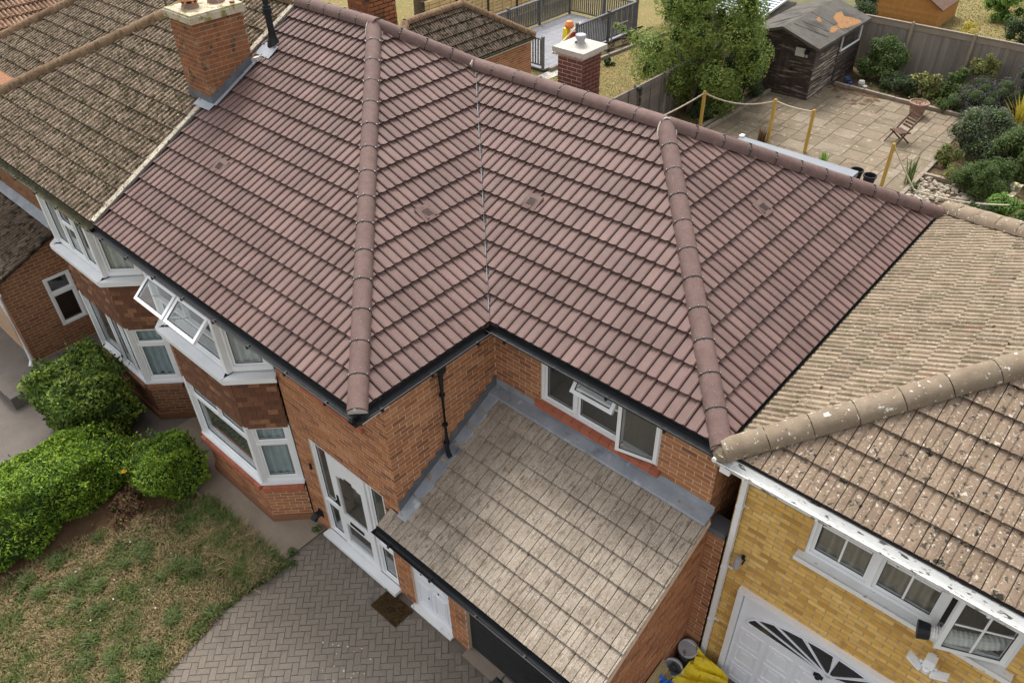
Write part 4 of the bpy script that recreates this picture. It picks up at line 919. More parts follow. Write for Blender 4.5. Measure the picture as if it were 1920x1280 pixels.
# up-and-over garage door with a sunburst of dark glass
b = MB(); b.box(3.985, 2.52, .0, 4.06, 2.66, 2.06); b.box(3.985, 2.52, 2.06, 6.62, 2.66, 2.12); b.box(6.56, 2.52, 0, 6.62, 2.66, 2.06)
gf = b.build('garage_frame', 'white_pvc', yh)
b = MB(); b.box(4.07, 2.58, .03, 6.55, 2.63, 2.05)
for i in range(6):
    for j in range(3):
        x0_, z0_ = 4.14 + i * .405, .12 + j * .43; x1_, z1_ = x0_ + .33, z0_ + .35; e = .03
        b.box(x0_, 2.566, z0_, x1_, 2.582, z0_ + e); b.box(x0_, 2.566, z1_ - e, x1_, 2.582, z1_); b.box(x0_, 2.5662, z0_ + e, x0_ + e, 2.582, z1_ - e); b.box(x1_ - e, 2.5662, z0_ + e, x1_, 2.582, z1_ - e); b.box(x0_ + .08, 2.568, z0_ + .08, x1_ - .08, 2.582, z1_ - .08)
gd = b.build('garage_door', 'white_door', yh)
cxg, rz = 5.31, .45
b = MB(); zb = 1.50
def arch(t): a = math.pi * t; return V(cxg - 1.12 * math.cos(a), 2.574, zb + rz * math.sin(a))
for k in range(8):
    t0, t1 = k / 8 + .012, (k + 1) / 8 - .012; c = V(cxg, 2.574, zb); m0, m1 = arch(t0), arch(t1); mm = arch((t0 + t1) / 2)
    i0, i1 = c.lerp(m0, .12), c.lerp(m1, .12); b.poly([i0, m0, mm, m1, i1][::-1])
b.build('sunburst_pane', 'dark_glass', gd)
b = MB()
for k in range(16): b.bar(arch(k / 16) - Y * .004, arch((k + 1) / 16) - Y * .004, .02, .03)
b.bar(arch(0) - Y * .004 + Z * -.02, arch(1) - Y * .004 + Z * -.02, .02, .03)
for k in range(1, 8): b.bar(V(cxg, 2.57, zb), arch(k / 8) - Y * .004, .016, .022, up=Y)
b.build('sunburst_bar', 'white_door', gd)
b = MB(); b.lathe((cxg - .1, 2.55, 1.40), [(.001, -.04), (.035, -.03), (.035, .03), (.001, .04)], 10); b.box(cxg - .16, 2.54, 1.385, cxg - .04, 2.575, 1.415); b.build('handle', 'black_pvc', gd)
wlmp = thing('wall_light', (3.89, 2.58, 2.6), 'small grey cylinder wall light on the yellow brick wall', 'light')
b = MB(); b.lathe((3.89, 2.50, 2.53), [(.001, 0), (.045, 0), (.045, .15), (.04, .17), (.001, .17)], 12); b.build('body', 'grey_metal', wlmp)
b = MB(); b.box(3.90, 2.54, 2.66, 3.94, 2.592, 2.70); b.tube([(3.92, 2.56, 2.68), (3.96, 2.53, 2.70), (3.95, 2.50, 2.63)], .012, 6); b.build('bracket', 'black_pvc', wlmp)
al = thing('flood_light', (6.12, 2.5, 2.95), 'white twin flood light with sensor under the yellow house window', 'light')
b = MB(); c = V(6.13, 2.46, 2.98); b.obox(c, X * .055, Y * .05, Z * .07); b.obox(c + V(0, .08, -.02), X * .03, Y * .04, Z * .03); b.lathe(c + V(0, -.03, -.16), [(.001, 0), (.045, .02), (.05, .07), (.03, .10)], 12); b.build('sensor', 'white_pvc', al)
for sgn in (-1, 1):
    b = MB(); b.obox(c + V(sgn * .13, -.06, -.04), V(.075, 0, sgn * .045), V(0, .05, 0), V(-sgn * .006, 0, .012)); b.obox(c + V(sgn * .06, -.02, -.03), X * .03, Y * .012, Z * .012); b.build('flood_lamp', 'white_pvc', al)
hz = thing('exhaust_hose', (6.0, 2.5, 3.45), 'white ribbed exhaust hose poking out of the open window', 'hose')
b = MB(); pts = [V(6.75, 2.85, 3.55), V(6.45, 2.62, 3.52), V(6.15, 2.47, 3.49), V(5.98, 2.41, 3.47)]; pp = []; rs = []
for k in range(46):
    t = k / 45 * 3; i = min(int(t), 2); pp.append(pts[i].lerp(pts[i + 1], t - i)); rs.append(.078 if k % 2 else .070)
b.tube(pp, rs, 12); b.build('duct', 'hose', hz)
b = MB(); b.tube([V(5.99, 2.415, 3.47), V(5.88, 2.38, 3.455)], [.085, .10], 12); b.build('nozzle', 'black_pvc', hz)
# ------------------------------------------------------------------ front ground surfaces
dpts = [(-2.36, .30), (-2.36, -.5), (-2.30, -.6), (-2.28, -1.6), (-2.1, -2.4), (-1.98, -2.9), (-1.8, -6), (3.4, -6), (3.4, .30)]
drive = sheet('driveway', [(-2.36, .60), (-2.36, -.5), (-2.30, -.6), (-2.28, -1.6), (-2.1, -2.4), (-1.98, -2.9), (-1.8, -9), (14, -9), (14, 2.7), (3.4, 2.7), (3.4, .60)], -.009, 'paver_joint')
def inpoly(x, y, pg):
    c = False
    for i in range(len(pg)):
        (x0, y0), (x1, y1) = pg[i - 1], pg[i]
        if (y0 > y) != (y1 > y) and x < (x1 - x0) * (y - y0) / (y1 - y0) + x0: c = not c
    return c
pv = []
c45 = math.cos(R(45))
for i in range(-75, 75):
    for j in range(-75, 75):
        # herringbone of 200 x 100 blocks laid at 45 degrees to the house
        k = (i - j) % 4
        if k == 0: x, y, ro = i * .1, j * .1, 0
        elif k == 3: x, y, ro = i * .1, j * .1, 1
        else: continue
        qx, qy = (x + .1, y + .05) if ro == 0 else (x + .05, y + .1)
        cx, cy = (qx - qy) * c45, (qx + qy) * c45 - 1.5
        if cy < -3.3 or cx > 2.6 or not inpoly(cx, cy, dpts): continue
        pv.append(((V(cx, cy, 0) - CAM).length, cx, cy, ro))
pv.sort()
def paver_mb(b, cx, cy, ro, r, dz_=0., rot0=False):
    a = R(0 if rot0 else 45 + 90 * ro); hx, hy = .0975, .0475; c = .003; z = dz_; ca, sa = math.cos(a), math.sin(a)
    b.mesh([(cx + p * ca - q * sa, cy + p * sa + q * ca, w) for p, q, w in [(-hx, -hy, z - .018), (hx, -hy, z - .018), (hx, hy, z - .018), (-hx, hy, z - .018), (-hx + c, -hy + c, z), (hx - c, -hy + c, z), (hx - c, hy - c, z), (-hx + c, hy - c, z)]],
           [(4, 5, 6, 7), (0, 1, 5, 4), (1, 2, 6, 5), (2, 3, 7, 6), (3, 0, 4, 7)], r)
b0 = MB(); paver_mb(b0, 0, 0, 0, 0, 0., True); mp_ = b0.data('paver', 'paver'); b1 = MB()
for k, (d, cx, cy, ro) in enumerate(pv):
    dzz = rng.uniform(-.003, .003)
    if k < 300: link('paver', mp_, drive, Matrix.Translation((cx, cy, dzz)) @ Matrix.Rotation(R(90 * ro + 45) + rng.uniform(-.01, .01), 4, 'Z'))
    else: paver_mb(b1, cx, cy, ro, rng.random(), dzz)
b1.build('paver_field', 'paver', drive, kind='stuff')
sheet('path', [(-6.6, .43), (-6.6, -.60), (-2.43, -.60), (-2.365, -.5), (-2.365, .43)], .004, 'concrete')
b = MB()
for k in range(6): x = -6.5 + k * .70; b.box(x, -.66, -.02, x + .69, -.605, .035, rng.random())
o = b.build('kerb', 'concrete'); o['kind'] = 'structure'
lawn_pts = [(-9.5, -9), (-1.80, -9), (-1.98, -2.9), (-2.1, -2.4), (-2.28, -1.6), (-2.30, -.62), (-6.6, -.62), (-6.8, -1.6)]
lawn = sheet('lawn', lawn_pts, -.004, 'lawn_dry')
sheet('soil_bed', [(-7.3, -6), (-5.35, -6), (-5.2, -2.2), (-4.9, -1.2), (-4.4, -.64), (-7.3, -.64)], .006, 'leaf_litter')
sheet('neighbour_drive', [(-20, -9), (-7.6, -9), (-6.6, -.7), (-6.6, .43), (-20, .43)], -.010, 'tarmac')
b = MB(); b.box(-13, -1.9, -.02, -9.55, .42, .27); b.box(-9.75, -1.9, .27, -9.56, .42, .285); b.box(-13, -1.92, .27, -9.755, -1.70, .284); o = b.build('ramp', 'tarmac'); o['kind'] = 'structure'
# grass blades
def grass(name, pg, n, h, mat, z=0., hb=(.4, 1.0), wid=.006, keep=None, seed=1, lean=1.0):
    g = random.Random(seed); b = MB(); xs = [p[0] for p in pg]; ys = [p[1] for p in pg]; c = 0
    while c < n:
        x, y = g.uniform(min(xs), max(xs)), g.uniform(min(ys), max(ys)); c += 1
        if not inpoly(x, y, pg) or (keep and not keep(x, y, g)): continue
        a = g.uniform(0, 6.283); hh = h * g.uniform(*hb); le = hh * g.uniform(.3, 1.3) * lean; dx, dy = math.cos(a), math.sin(a); w = wid * g.uniform(.7, 1.3)
        p = V(x, y, z); m1 = p + V(dx * le * .4, dy * le * .4, hh * .65); tip = p + V(dx * le, dy * le, hh * g.uniform(.7, 1)); s_ = V(-dy, dx, 0) * w
        b.mesh([p - s_, p + s_, m1 + s_ * .8, m1 - s_ * .8, tip], [(0, 1, 2, 3), (3, 2, 4)], g.random())
    o = b.build(name, mat); o['kind'] = 'stuff'; o['label'] = 'grass'; return o
vis_l = [(-5.7, -4.6), (-1.98, -4.6), (-1.98, -2.9), (-2.1, -2.4), (-2.28, -1.6), (-2.30, -.64), (-4.6, -.64), (-5.3, -2.2)]
grass('grass', vis_l, 60000, .09, 'grass_front', seed=3)
tuft = random.Random(5); tc = [(tuft.uniform(-5.2, -2.2), tuft.uniform(-3.6, -.8)) for _ in range(34)]
grass('grass', vis_l, 170000, .15, 'leaf_grass', keep=lambda x, y, g: any((x - a) ** 2 + (y - c) ** 2 < (.06 + .06 * ((a * 7) % 1)) ** 2 for a, c in tc), seed=4, wid=.007)
grass('grass', [(-4.3, -1.15), (-2.30, -1.15), (-2.30, -.52), (-4.5, -.58)], 9000, .19, 'grass_front', seed=6, wid=.006, lean=1.3)
grass('grass', [(-2.8, -1.0), (-2.25, -1.0), (-2.22, -.48), (-2.6, -.46)], 2200, .16, 'leaf_grass', seed=8, wid=.007)
# ------------------------------------------------------------------ foliage
def leaves(b, g, clumps, n, size, out=.55, upb=.5, thick=.5):
    tot = sum(c[1] ** 2 for c in clumps)
    for (c, r, *sq) in clumps:
        c = Vector(c); sz = sq[0] if sq else (1, 1, 1); m = int(n * r * r / tot)
        for _ in range(m):
            d = V(g.gauss(0, 1), g.gauss(0, 1), g.gauss(0, 1)).normalized(); rad = r * (1 - thick * g.random() ** 2.2)
            p = c + V(d.x * sz[0], d.y * sz[1], d.z * sz[2]) * rad
            if p.z < .02: continue
            nn = (d * out + V(0, 0, upb) + V(g.uniform(-1, 1), g.uniform(-1, 1), g.uniform(-1, 1)) * .75).normalized()
            t = nn.cross(V(g.uniform(-1, 1), g.uniform(-1, 1), g.uniform(-1, 1)))
            if t.length < .05: continue
            t.normalize(); s_ = nn.cross(t); L = size * g.uniform(.6, 1.25); w = L * g.uniform(.36, .5)
            b.mesh([p - t * L * .5, p + s_ * w * .5 + nn * L * .05 - t * L * .05, p + t * L * .5 - nn * L * .12, p - s_ * w * .5 + nn * L * .05 - t * L * .05], [(0, 1, 2), (0, 2, 3)], g.random())
def core(b, clumps, k=.72):
    for (c, r, *sq) in clumps:
        sz = sq[0] if sq else (1, 1, 1); c = Vector(c); vs_ = []; N, Mn = 8, 5
        for j in range(Mn + 1):
            th = math.pi * j / Mn
            for i in range(N): a = 2 * math.pi * i / N; vs_.append(c + V(math.sin(th) * math.cos(a) * sz[0], math.sin(th) * math.sin(a) * sz[1], math.cos(th) * sz[2]) * r * k)
        b.mesh(vs_, [(j * N + i, j * N + (i + 1) % N, (j + 1) * N + (i + 1) % N, (j + 1) * N + i) for j in range(Mn) for i in range(N)])
def plant(name, label, cat, base, clumps, n, size, mat, group=None, stems=3, seed=1, cr=.72, trunk=None, thick=.5, out=.55, upb=.5):
    g = random.Random(seed); t = thing(name, base, label, cat, group); b = MB(); leaves(b, g, clumps, n, size, out, upb, thick); b.build('foliage' if name != 'tree' else 'crown', mat, t)
    if cr:
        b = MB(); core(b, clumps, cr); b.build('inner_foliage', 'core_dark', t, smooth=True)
    b = MB(); base = Vector(base)
    if trunk: 
        for pts, rad in trunk: b.tube(pts, rad, 8)
    else:
        for k in range(stems):
            c = Vector(clumps[k % len(clumps)][0]); b.tube([base + V(g.uniform(-.05, .05), g.uniform(-.05, .05), -.02), base.lerp(c, .5) + V(g.uniform(-.1, .1), 0, 0), c], [.03, .022, .01], 6)
    b.build('trunk' if name == 'tree' else 'stem', 'bark', t); return t
def lumpy(lo, hi, seed):
    from mathutils import noise
    c = (Vector(lo) + Vector(hi)) / 2; h = (Vector(hi) - Vector(lo)) / 2; sd_ = V(seed * 3.7, seed * 1.3, 0)
    def f(d, k=1.0):
        e = 3.2; q = (abs(d.x / h.x) ** e + abs(d.y / h.y) ** e + abs(d.z / h.z) ** e) ** (-1 / e); p = c + d * q
        a = noise.noise(p * 1.7 + sd_) * .26 + noise.noise(p * 4.5 + sd_) * .15
        return c + d * (q + a) * k
    return f
def mass(name, label, cat, lo, hi, n, size, mat, seed, k=.90, stems=4, depth=.22, upb=.6):
    g = random.Random(seed); f = lumpy(lo, hi, seed); c = (Vector(lo) + Vector(hi)) / 2; h = (Vector(hi) - Vector(lo)) / 2; t = thing(name, (c.x, c.y, 0), label, cat); b = MB()
    for _ in range(n):
        # directions weighted by the box faces
        d = V(g.uniform(-1, 1) * h.x, g.uniform(-1, 1) * h.y, g.uniform(-1, 1) * h.z); ax = g.choices((0, 1, 2), (h.y * h.z, h.x * h.z, h.x * h.y * 1.3))[0]; d[ax] = h[ax] * (1 if ax == 2 and g.random() < .8 else g.choice((-1, 1))); d.normalize()
        p = f(d, 1 + .05 * g.random() - depth * g.random() ** 2.5)
        if p.z < .03: continue
        nn = (V(d.x, d.y, d.z) * .5 + V(0, 0, upb) + V(g.uniform(-1, 1), g.uniform(-1, 1), g.uniform(-1, 1)) * .8).normalized(); tt_ = nn.cross(V(g.uniform(-1, 1), g.uniform(-1, 1), g.uniform(-1, 1)))
        if tt_.length < .05: continue
        tt_.normalize(); s_ = nn.cross(tt_); L = size * g.uniform(.6, 1.3); w = L * g.uniform(.4, .55)
        b.mesh([p - tt_ * L * .5, p + s_ * w * .5 + nn * L * .06, p + tt_ * L * .5 - nn * L * .12, p - s_ * w * .5 + nn * L * .06], [(0, 1, 2), (0, 2, 3)], min(1, max(0, g.gauss(.45, .25) + noise_.noise(p * 2.2) * .5)))
    for _ in range(int(n / 260)):      # stray shoots
        d = V(g.gauss(0, 1) * h.x, g.gauss(0, 1) * h.y, abs(g.gauss(0, 1)) * h.z).normalized(); p = f(d, .97); sd2 = (d + V(g.uniform(-.5, .5), g.uniform(-.5, .5), g.uniform(.2, .9))).normalized(); L2 = g.uniform(.08, .22)
        for q in range(9):
            c2 = p + sd2 * L2 * q / 8; tt_ = (sd2 * .6 + V(g.uniform(-1, 1), g.uniform(-1, 1), g.uniform(-.4, .8))).normalized(); s_ = tt_.cross(V(g.uniform(-1, 1), g.uniform(-1, 1), 1)).normalized(); L = size * g.uniform(.8, 1.3); w = L * .45
            b.mesh([c2, c2 + tt_ * L * .5 + s_ * w * .5, c2 + tt_ * L, c2 + tt_ * L * .5 - s_ * w * .5], [(0, 1, 2), (0, 2, 3)], min(1, .7 + .3 * g.random()))
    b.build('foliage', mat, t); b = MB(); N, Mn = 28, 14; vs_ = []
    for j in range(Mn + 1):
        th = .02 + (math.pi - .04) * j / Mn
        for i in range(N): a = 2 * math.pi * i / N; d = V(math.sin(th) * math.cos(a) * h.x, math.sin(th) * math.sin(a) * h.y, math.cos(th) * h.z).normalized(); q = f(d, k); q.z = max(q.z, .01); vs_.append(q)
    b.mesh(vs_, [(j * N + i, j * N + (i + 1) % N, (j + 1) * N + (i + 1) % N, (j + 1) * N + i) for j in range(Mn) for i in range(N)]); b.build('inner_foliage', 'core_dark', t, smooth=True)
    b = MB()
    for q in range(stems): x, y = c.x + g.uniform(-.5, .5) * h.x, c.y + g.uniform(-.5, .5) * h.y; b.tube([(x, y, -.02), (x + .03, y, hi[2] * .6)], [.03, .015], 6)
    b.build('stem', 'bark', t); return t
from mathutils import noise as noise_
g = random.Random(11)
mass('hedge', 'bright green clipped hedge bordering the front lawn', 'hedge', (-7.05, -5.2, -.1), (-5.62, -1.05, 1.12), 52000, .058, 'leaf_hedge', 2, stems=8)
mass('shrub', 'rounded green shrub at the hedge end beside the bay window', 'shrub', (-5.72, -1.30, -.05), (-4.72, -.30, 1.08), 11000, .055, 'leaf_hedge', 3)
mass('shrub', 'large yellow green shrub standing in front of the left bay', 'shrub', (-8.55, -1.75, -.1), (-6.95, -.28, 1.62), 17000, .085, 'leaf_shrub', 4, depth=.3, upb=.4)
sc = [((-5.3 + g.uniform(-.3, .3), -1.6 + g.uniform(-.35, .3), g.uniform(.05, .22)), .15) for _ in range(9)]
plant('shrub', 'withered brown low shrub between hedge and round shrub', 'shrub', (-5.35, -1.6, 0), sc, 1800, .06, 'leaf_brown', seed=5, cr=.5)
fl = thing('flower', (-5.45, -1.42, 0), 'single yellow flower poking out by the hedge', 'flower')
b = MB(); b.tube([(-5.45, -1.42, .2), (-5.46, -1.41, .72)], .008, 5); b.build('stem', 'leaf_mid', fl)
b = MB()
for k in range(9): a = k * .7; b.mesh([V(-5.46, -1.41, .72), V(-5.46 + .05 * math.cos(a), -1.41 + .05 * math.sin(a), .75), V(-5.46 + .05 * math.cos(a + .6), -1.41 + .05 * math.sin(a + .6), .745), V(-5.46 + .03 * math.cos(a + .3), -1.41 + .03 * math.sin(a + .3), .78)], [(0, 1, 3), (0, 3, 2), (1, 2, 3)])
b.build('petals', 'flower_yellow', fl)
for k, (x, y, lab) in enumerate(((-2.45, .30, 'green weed at the wall foot beside the front door'), (-2.38, -.28, 'green weed in the joint between path and block paving'), (-.62, .36, 'tiny weed beside the brown doormat'), (-2.2, -.42, 'green weed at the corner of lawn and paving'))):
    g2 = random.Random(60 + k); b = MB(); leaves(b, g2, [((x, y, .04), .09, (1, 1, .8))], 90 if k != 2 else 30, .06, thick=.9); tag(b.build('weed', 'leaf_mid'), lab, 'weed')
# fallen leaves and litter on the lawn edge
b = MB(); g2 = random.Random(77)
for k in range(420):
    t = g2.random(); x = -5.25 + .55 * t + g2.gauss(0, .2); y = -3.9 + 3.1 * t + g2.gauss(0, .18); a = g2.uniform(0, 6.28); s_ = g2.uniform(.02, .05)
    p = V(x, y, .03 + g2.uniform(0, .03)); u = V(math.cos(a), math.sin(a), g2.uniform(-.3, .3)) * s_; w = V(-math.sin(a), math.cos(a), g2.uniform(-.3, .3)) * s_ * .6; b.poly([p - u, p - w, p + u, p + w], g2.random())
o = b.build('fallen_leaves', 'leaf_brown'); o['kind'] = 'stuff'
b = MB()
for k in range(9): x, y = g2.uniform(-4.9, -2.2), g2.uniform(-3.2, -.9); s_ = g2.uniform(.006, .014); b.obox(V(x, y, .075), X * s_, Y * s_ * .8, Z * .008)
for k in range(22): x, y = g2.gauss(-.15, .25), g2.gauss(-.95, .22); s_ = g2.uniform(.004, .014); b.obox(V(x, y, .005), X * s_, Y * s_ * .8, Z * .003)
o = b.build('litter_flecks', 'litter_white'); o['kind'] = 'stuff'
# doormat
b = MB(); b.box(-.64, -.05, .004, -.06, .325, .018)
for k in range(500): x, y = rng.uniform(-.63, -.07), rng.uniform(-.04, .315); b.obox(V(x, y, .019), X * .008, Y * .006, Z * .004)
tag(b.build('doormat', 'mat_coir'), 'brown coir doormat lying on the block paving', 'doormat')
# wheelie bin at the bottom edge
wb = thing('wheelie_bin', (2.3, -.27, 0), 'black wheelie bin with bar handle at the bottom edge', 'bin')
wx, wy_ = 2.33, -.27
b = MB(); b.mesh([V(wx + a * .23, wy_ + c * .2, 0) for a, c in ((-1, -1), (1, -1), (1, 1), (-1, 1))] + [V(wx + a * .28, wy_ + c * .27, 1.0) for a, c in ((-1, -1), (1, -1), (1, 1), (-1, 1))], [(3, 2, 1, 0), (4, 5, 6, 7), (0, 1, 5, 4), (1, 2, 6, 5), (2, 3, 7, 6), (3, 0, 4, 7)]); b.build('body', 'bin', wb)
b = MB(); N_ = 5; rows_ = []
for k in range(N_): t = k / (N_ - 1); rows_.append((.31 * (1 - .25 * t * t), .30 * (1 - .2 * t * t), 1.0 + .07 * math.sin(t * 1.5)))
for k in range(N_ - 1):
    (a0, c0, z0_), (a1, c1, z1_) = rows_[k], rows_[k + 1]; P0 = [V(wx + s1 * a0, wy_ + s2 * c0, z0_) for s1, s2 in ((-1, -1), (1, -1), (1, 1), (-1, 1))]; P1 = [V(wx + s1 * a1, wy_ + s2 * c1, z1_) for s1, s2 in ((-1, -1), (1, -1), (1, 1), (-1, 1))]
    for i in range(4): b.poly([P0[i], P0[(i + 1) % 4], P1[(i + 1) % 4], P1[i]])
b.poly(P1); b.build('lid', 'bin', wb)
b = MB(); b.tube([(wx - .22, wy_ + .25, 1.0), (wx - .22, wy_ + .38, 1.05), (wx + .22, wy_ + .38, 1.05), (wx + .22, wy_ + .25, 1.0)], .018, 8); b.build('handle', 'bin', wb)
for s_ in (-1, 1):
    b = MB(); b.tube([(wx + s_ * .2, wy_ + .2, .1), (wx + s_ * .26, wy_ + .2, .1)], .1, 12); b.build('wheel', 'black_pvc', wb)
# clutter in the gap beside the yellow house
def tub(c, r, h, mat, lab, lid=None, tilt=0):
    t = thing('paint_tub', c, lab, 'tub', 'paint tubs in the gap'); c = Vector(c); b = MB()
    b.lathe(c, [(.001, 0), (r * .85, 0), (r, h), (r * 1.05, h), (r * 1.05, h - .03)] if lid else [(.001, 0), (r * .85, 0), (r, h), (r * 1.05, h), (r * .94, h - .01), (r * .80, .03), (.001, .03)], 18); b.build('bucket', mat, t)
    if lid:
        b = MB(); b.lathe(c + V(0, 0, h - .01), [(r * 1.1, -.02), (r * 1.1, .02), (r * 1.0, .025), (r * .95, .012), (.001, .012)], 18); b.build('lid', lid, t)
    b = MB(); b.tube([c + V(r * 1.06 * math.cos(a), r * 1.06 * math.sin(a) * .75, h - .03 + .03 * math.sin(a)) for a in [k * math.pi / 8 for k in range(9)]], .008, 6); b.build('handle', 'white_pvc', t)
tub((3.58, 2.36, 0), .13, .44, 'paint_tub_dark', 'paint tub with round white lid, furthest back in the gap', 'paint_tub_white')
tub((3.55, 2.02, 0), .135, .36, 'paint_tub_white', 'open dark mouthed paint tub in the middle of the gap')
tub((3.52, 1.72, 0), .12, .36, 'paint_tub_blue', 'blue paint tub with a grey lid beside the timber', 'paint_tub_white')
tub((3.72, 1.86, 0), .12, .20, 'paint_tub_dark', 'low dark paint tub next to the yellow sheet')
tm = thing('timber_stack', (3.52, 1.2, 0), 'lengths of timber leaning along the garage side wall', 'timber')
for k in range(5):
    b = MB(); b.bar((3.47 + .035 * k, .35, .42 - .05 * k), (3.46 + .035 * k, 1.9, .58 - .06 * k), .035, .06, r=rng.random()); b.build('plank', 'wood_timber', tm)
bb_ = MB(); g2 = random.Random(9); gridn = 6
def sheetm(b, c, ux, uy, n, amp, g):
    H = [[c + ux * (i / n - .5) + uy * (j / n - .5) + Z * (g.uniform(-1, 1) * amp + .1 * abs(math.sin(i * 2.1 + j))) for i in range(n + 1)] for j in range(n + 1)]
    for j in range(n):
        for i in range(n): b.poly([H[j][i], H[j][i + 1], H[j + 1][i + 1]]); b.poly([H[j][i], H[j + 1][i + 1], H[j + 1][i]])
sheetm(bb_, V(4.02, 1.98, .20), V(.72, -.12, -.08), V(.10, .55, .06), 6, .05, g2); sheetm(bb_, V(3.98, 2.34, .26), V(.52, .02, -.2), V(-.05, .18, .12), 4, .03, g2)
tag(bb_.build('tarpaulin', 'tarp'), 'crumpled yellow plastic sheet below the white garage door', 'sheet')
bb_ = MB(); sheetm(bb_, V(3.68, 1.55, .36), V(.26, .05, .0), V(-.05, .42, .12), 5, .06, g2); tag(bb_.build('plastic_bag', 'blue_bag'), 'bright blue plastic bag beside the paint tubs', 'bag')
# ------------------------------------------------------------------ back garden: ground
sheet('rear_lawn', [(-30, 9.2), (-7.55, 9.2), (-7.55, 30), (-30, 30)], -.012, 'lawn_rear')
sheet('rear_bed', [(-7.54, 9.2), (5.5, 9.2), (5.5, 27.4), (-7.54, 27.4)], -.010, 'soil')
sheet('far_lawn', [(-7.5, 27.5), (9, 27.5), (9, 60), (-7.5, 60)], -.014, 'lawn_rear')
sheet('neighbour_yard', [(3.3, 9.2), (12, 9.2), (12, 17), (3.3, 17)], .0, 'soil')
patio = sheet('patio', [(-5.75, 13), (.58, 13), (.58, 24.9), (-5.75, 24.9)], .012, 'slab_joint')
g = random.Random(21); occ = {}
cu = .225; nx, ny = int(6.33 / cu), int(11.8 / cu)
SM = {}
for j in range(ny):
    for i in range(nx):
        if (i, j) in occ: continue
        for (w, h) in g.sample([(3, 3), (3, 2), (2, 3), (2, 2), (4, 3), (3, 3)], 6) + [(2, 2), (2, 1), (1, 2), (1, 1)]:
            if i + w <= nx and j + h <= ny and all((i + a, j + c) not in occ for a in range(w) for c in range(h)): break
        for a in range(w):
            for c in range(h): occ[(i + a, j + c)] = 1
        if (w, h) not in SM:
            b = MB(); b.obox(V(0, 0, 0), X * (w * cu / 2 - .009), Y * (h * cu / 2 - .009), Z * .012, 0, 0, (0,)); SM[(w, h)] = b.data('paving_slab', 'slab')
        y_ = 13.05 + (j + h / 2) * cu
        if y_ < 16.5: continue
        link('paving_slab', SM[(w, h)], patio, Matrix.Translation((-5.72 + (i + w / 2) * cu, y_, .020 + g.uniform(-.003, .003))) @ Matrix.Rotation(g.uniform(-.006, .006), 4, 'Z'))
def kerb(name, P, Q, n, w, h, mat, z=0.):
    P, Q = Vector(P), Vector(Q); b = MB(); d = (Q - P) / n
    for k in range(n): b.bar(P + d * (k + .02) + Z * (z + h / 2 + rng.uniform(-.008, .008)), P + d * (k + .98) + Z * (z + h / 2), w, h, r=rng.random())
    o = b.build(name, mat); o['kind'] = 'structure'
kerb('patio_edging', (-5.8, 16.8, 0), (-5.8, 23.0, 0), 9, .10, .12, 'concrete'); kerb('patio_edging', (-6.05, 17.2, 0), (-6.05, 22.8, 0), 8, .14, .08, 'concrete')
kerb('patio_edging', (-4.3, 25.0, 0), (.7, 24.85, 0), 9, .12, .14, 'concrete'); kerb('patio_edging', (.66, 17.2, 0), (.66, 22.4, 0), 8, .12, .08, 'concrete')
kerb('patio_edging', (.7, 19.9, 0), (2.6, 20.1, 0), 4, .12, .12, 'concrete')
b = MB()
for k in range(60):
    x, y = g.uniform(-4.35, -2.4), 25.0 - abs(g.gauss(0, .45)); a = g.uniform(0, 6.3); s_ = g.uniform(.05, .14); b.poly([V(x + math.cos(a + t) * s_, y + math.sin(a + t) * s_ * .8, .034 + k * .0001) for t in (0, 1.0, 2.2, 3.3, 4.4, 5.4)], g.random())
o = b.build('leaf_litter', 'leaf_litter'); o['kind'] = 'stuff'
# pebbles of the rockery
b = MB(); g = random.Random(31)
for k in range(520):
    x, y = g.uniform(.75, 2.7), g.uniform(17.4, 19.85)
    if g.random() < .25 * (x - .7): continue
    r_ = g.uniform(.035, .085); c = V(x, y, .02); N = 6; ring = [c + V(math.cos(i) * r_, math.sin(i) * r_ * .8, 0) for i in [q * 1.047 for q in range(N)]]; top = [c + (p - c) * .62 + Z * r_ * .7 for p in ring]; a = g.uniform(0, 3)
    b.mesh(ring + top, [tuple(range(N, 2 * N))] + [(i, (i + 1) % N, N + (i + 1) % N, N + i) for i in range(N)], g.random())
o = b.build('pebbles', 'pebble'); o['kind'] = 'stuff'
grass('grass', [(-14, 17), (-7.6, 17), (-7.6, 27), (-13.2, 27)], 30000, .04, 'grass_rear', z=-.01, seed=15, wid=.008)
grass('grass', [(-6.5, 28), (4, 28), (4, 44), (-6.5, 44)], 14000, .06, 'grass_rear', z=-.01, seed=16, wid=.018)
# ------------------------------------------------------------------ fences
def board_fence(name, label, P, Q, h, bw, mat, posts, pmat='concrete', cap=True, z=0.):
    P, Q = Vector(P), Vector(Q); d = (Q - P); L = d.length; d.normalize(); n = d.cross(Z)
    t = thing(name, P.lerp(Q, .5), label, 'fence'); b = MB(); b.obox(V(bw / 2, 0, h / 2), X * (bw / 2 - .002), Y * .008, Z * h / 2); me = b.data('board', mat); k = 0.
    while k < L - bw: link('board', me, t, Matrix.Translation(P - t.location * 0) @ Matrix.Translation(V(0, 0, z)) @ fmat(d * k + n * rng.uniform(-.008, .008), d, -n, Z)); k += bw
    for x in posts:
        b = MB(); b.obox(P + d * x + n * .05 + Z * (h + .06) / 2, d * .05, n * .06, Z * (h + .06) / 2); b.obox(P + d * x + n * .05 + Z * (h + .08), d * .035, n * .04, Z * .02); b.build('post', pmat, t)
    if cap:
        b = MB(); b.bar(P + Z * (h + .02), Q + Z * (h + .02), .09, .04); b.bar(P + Z * (h - .10) + n * .02, Q + Z * (h - .10) + n * .02, .015, .18); b.build('capping', pmat if cap == 1 else mat, t)
    return t
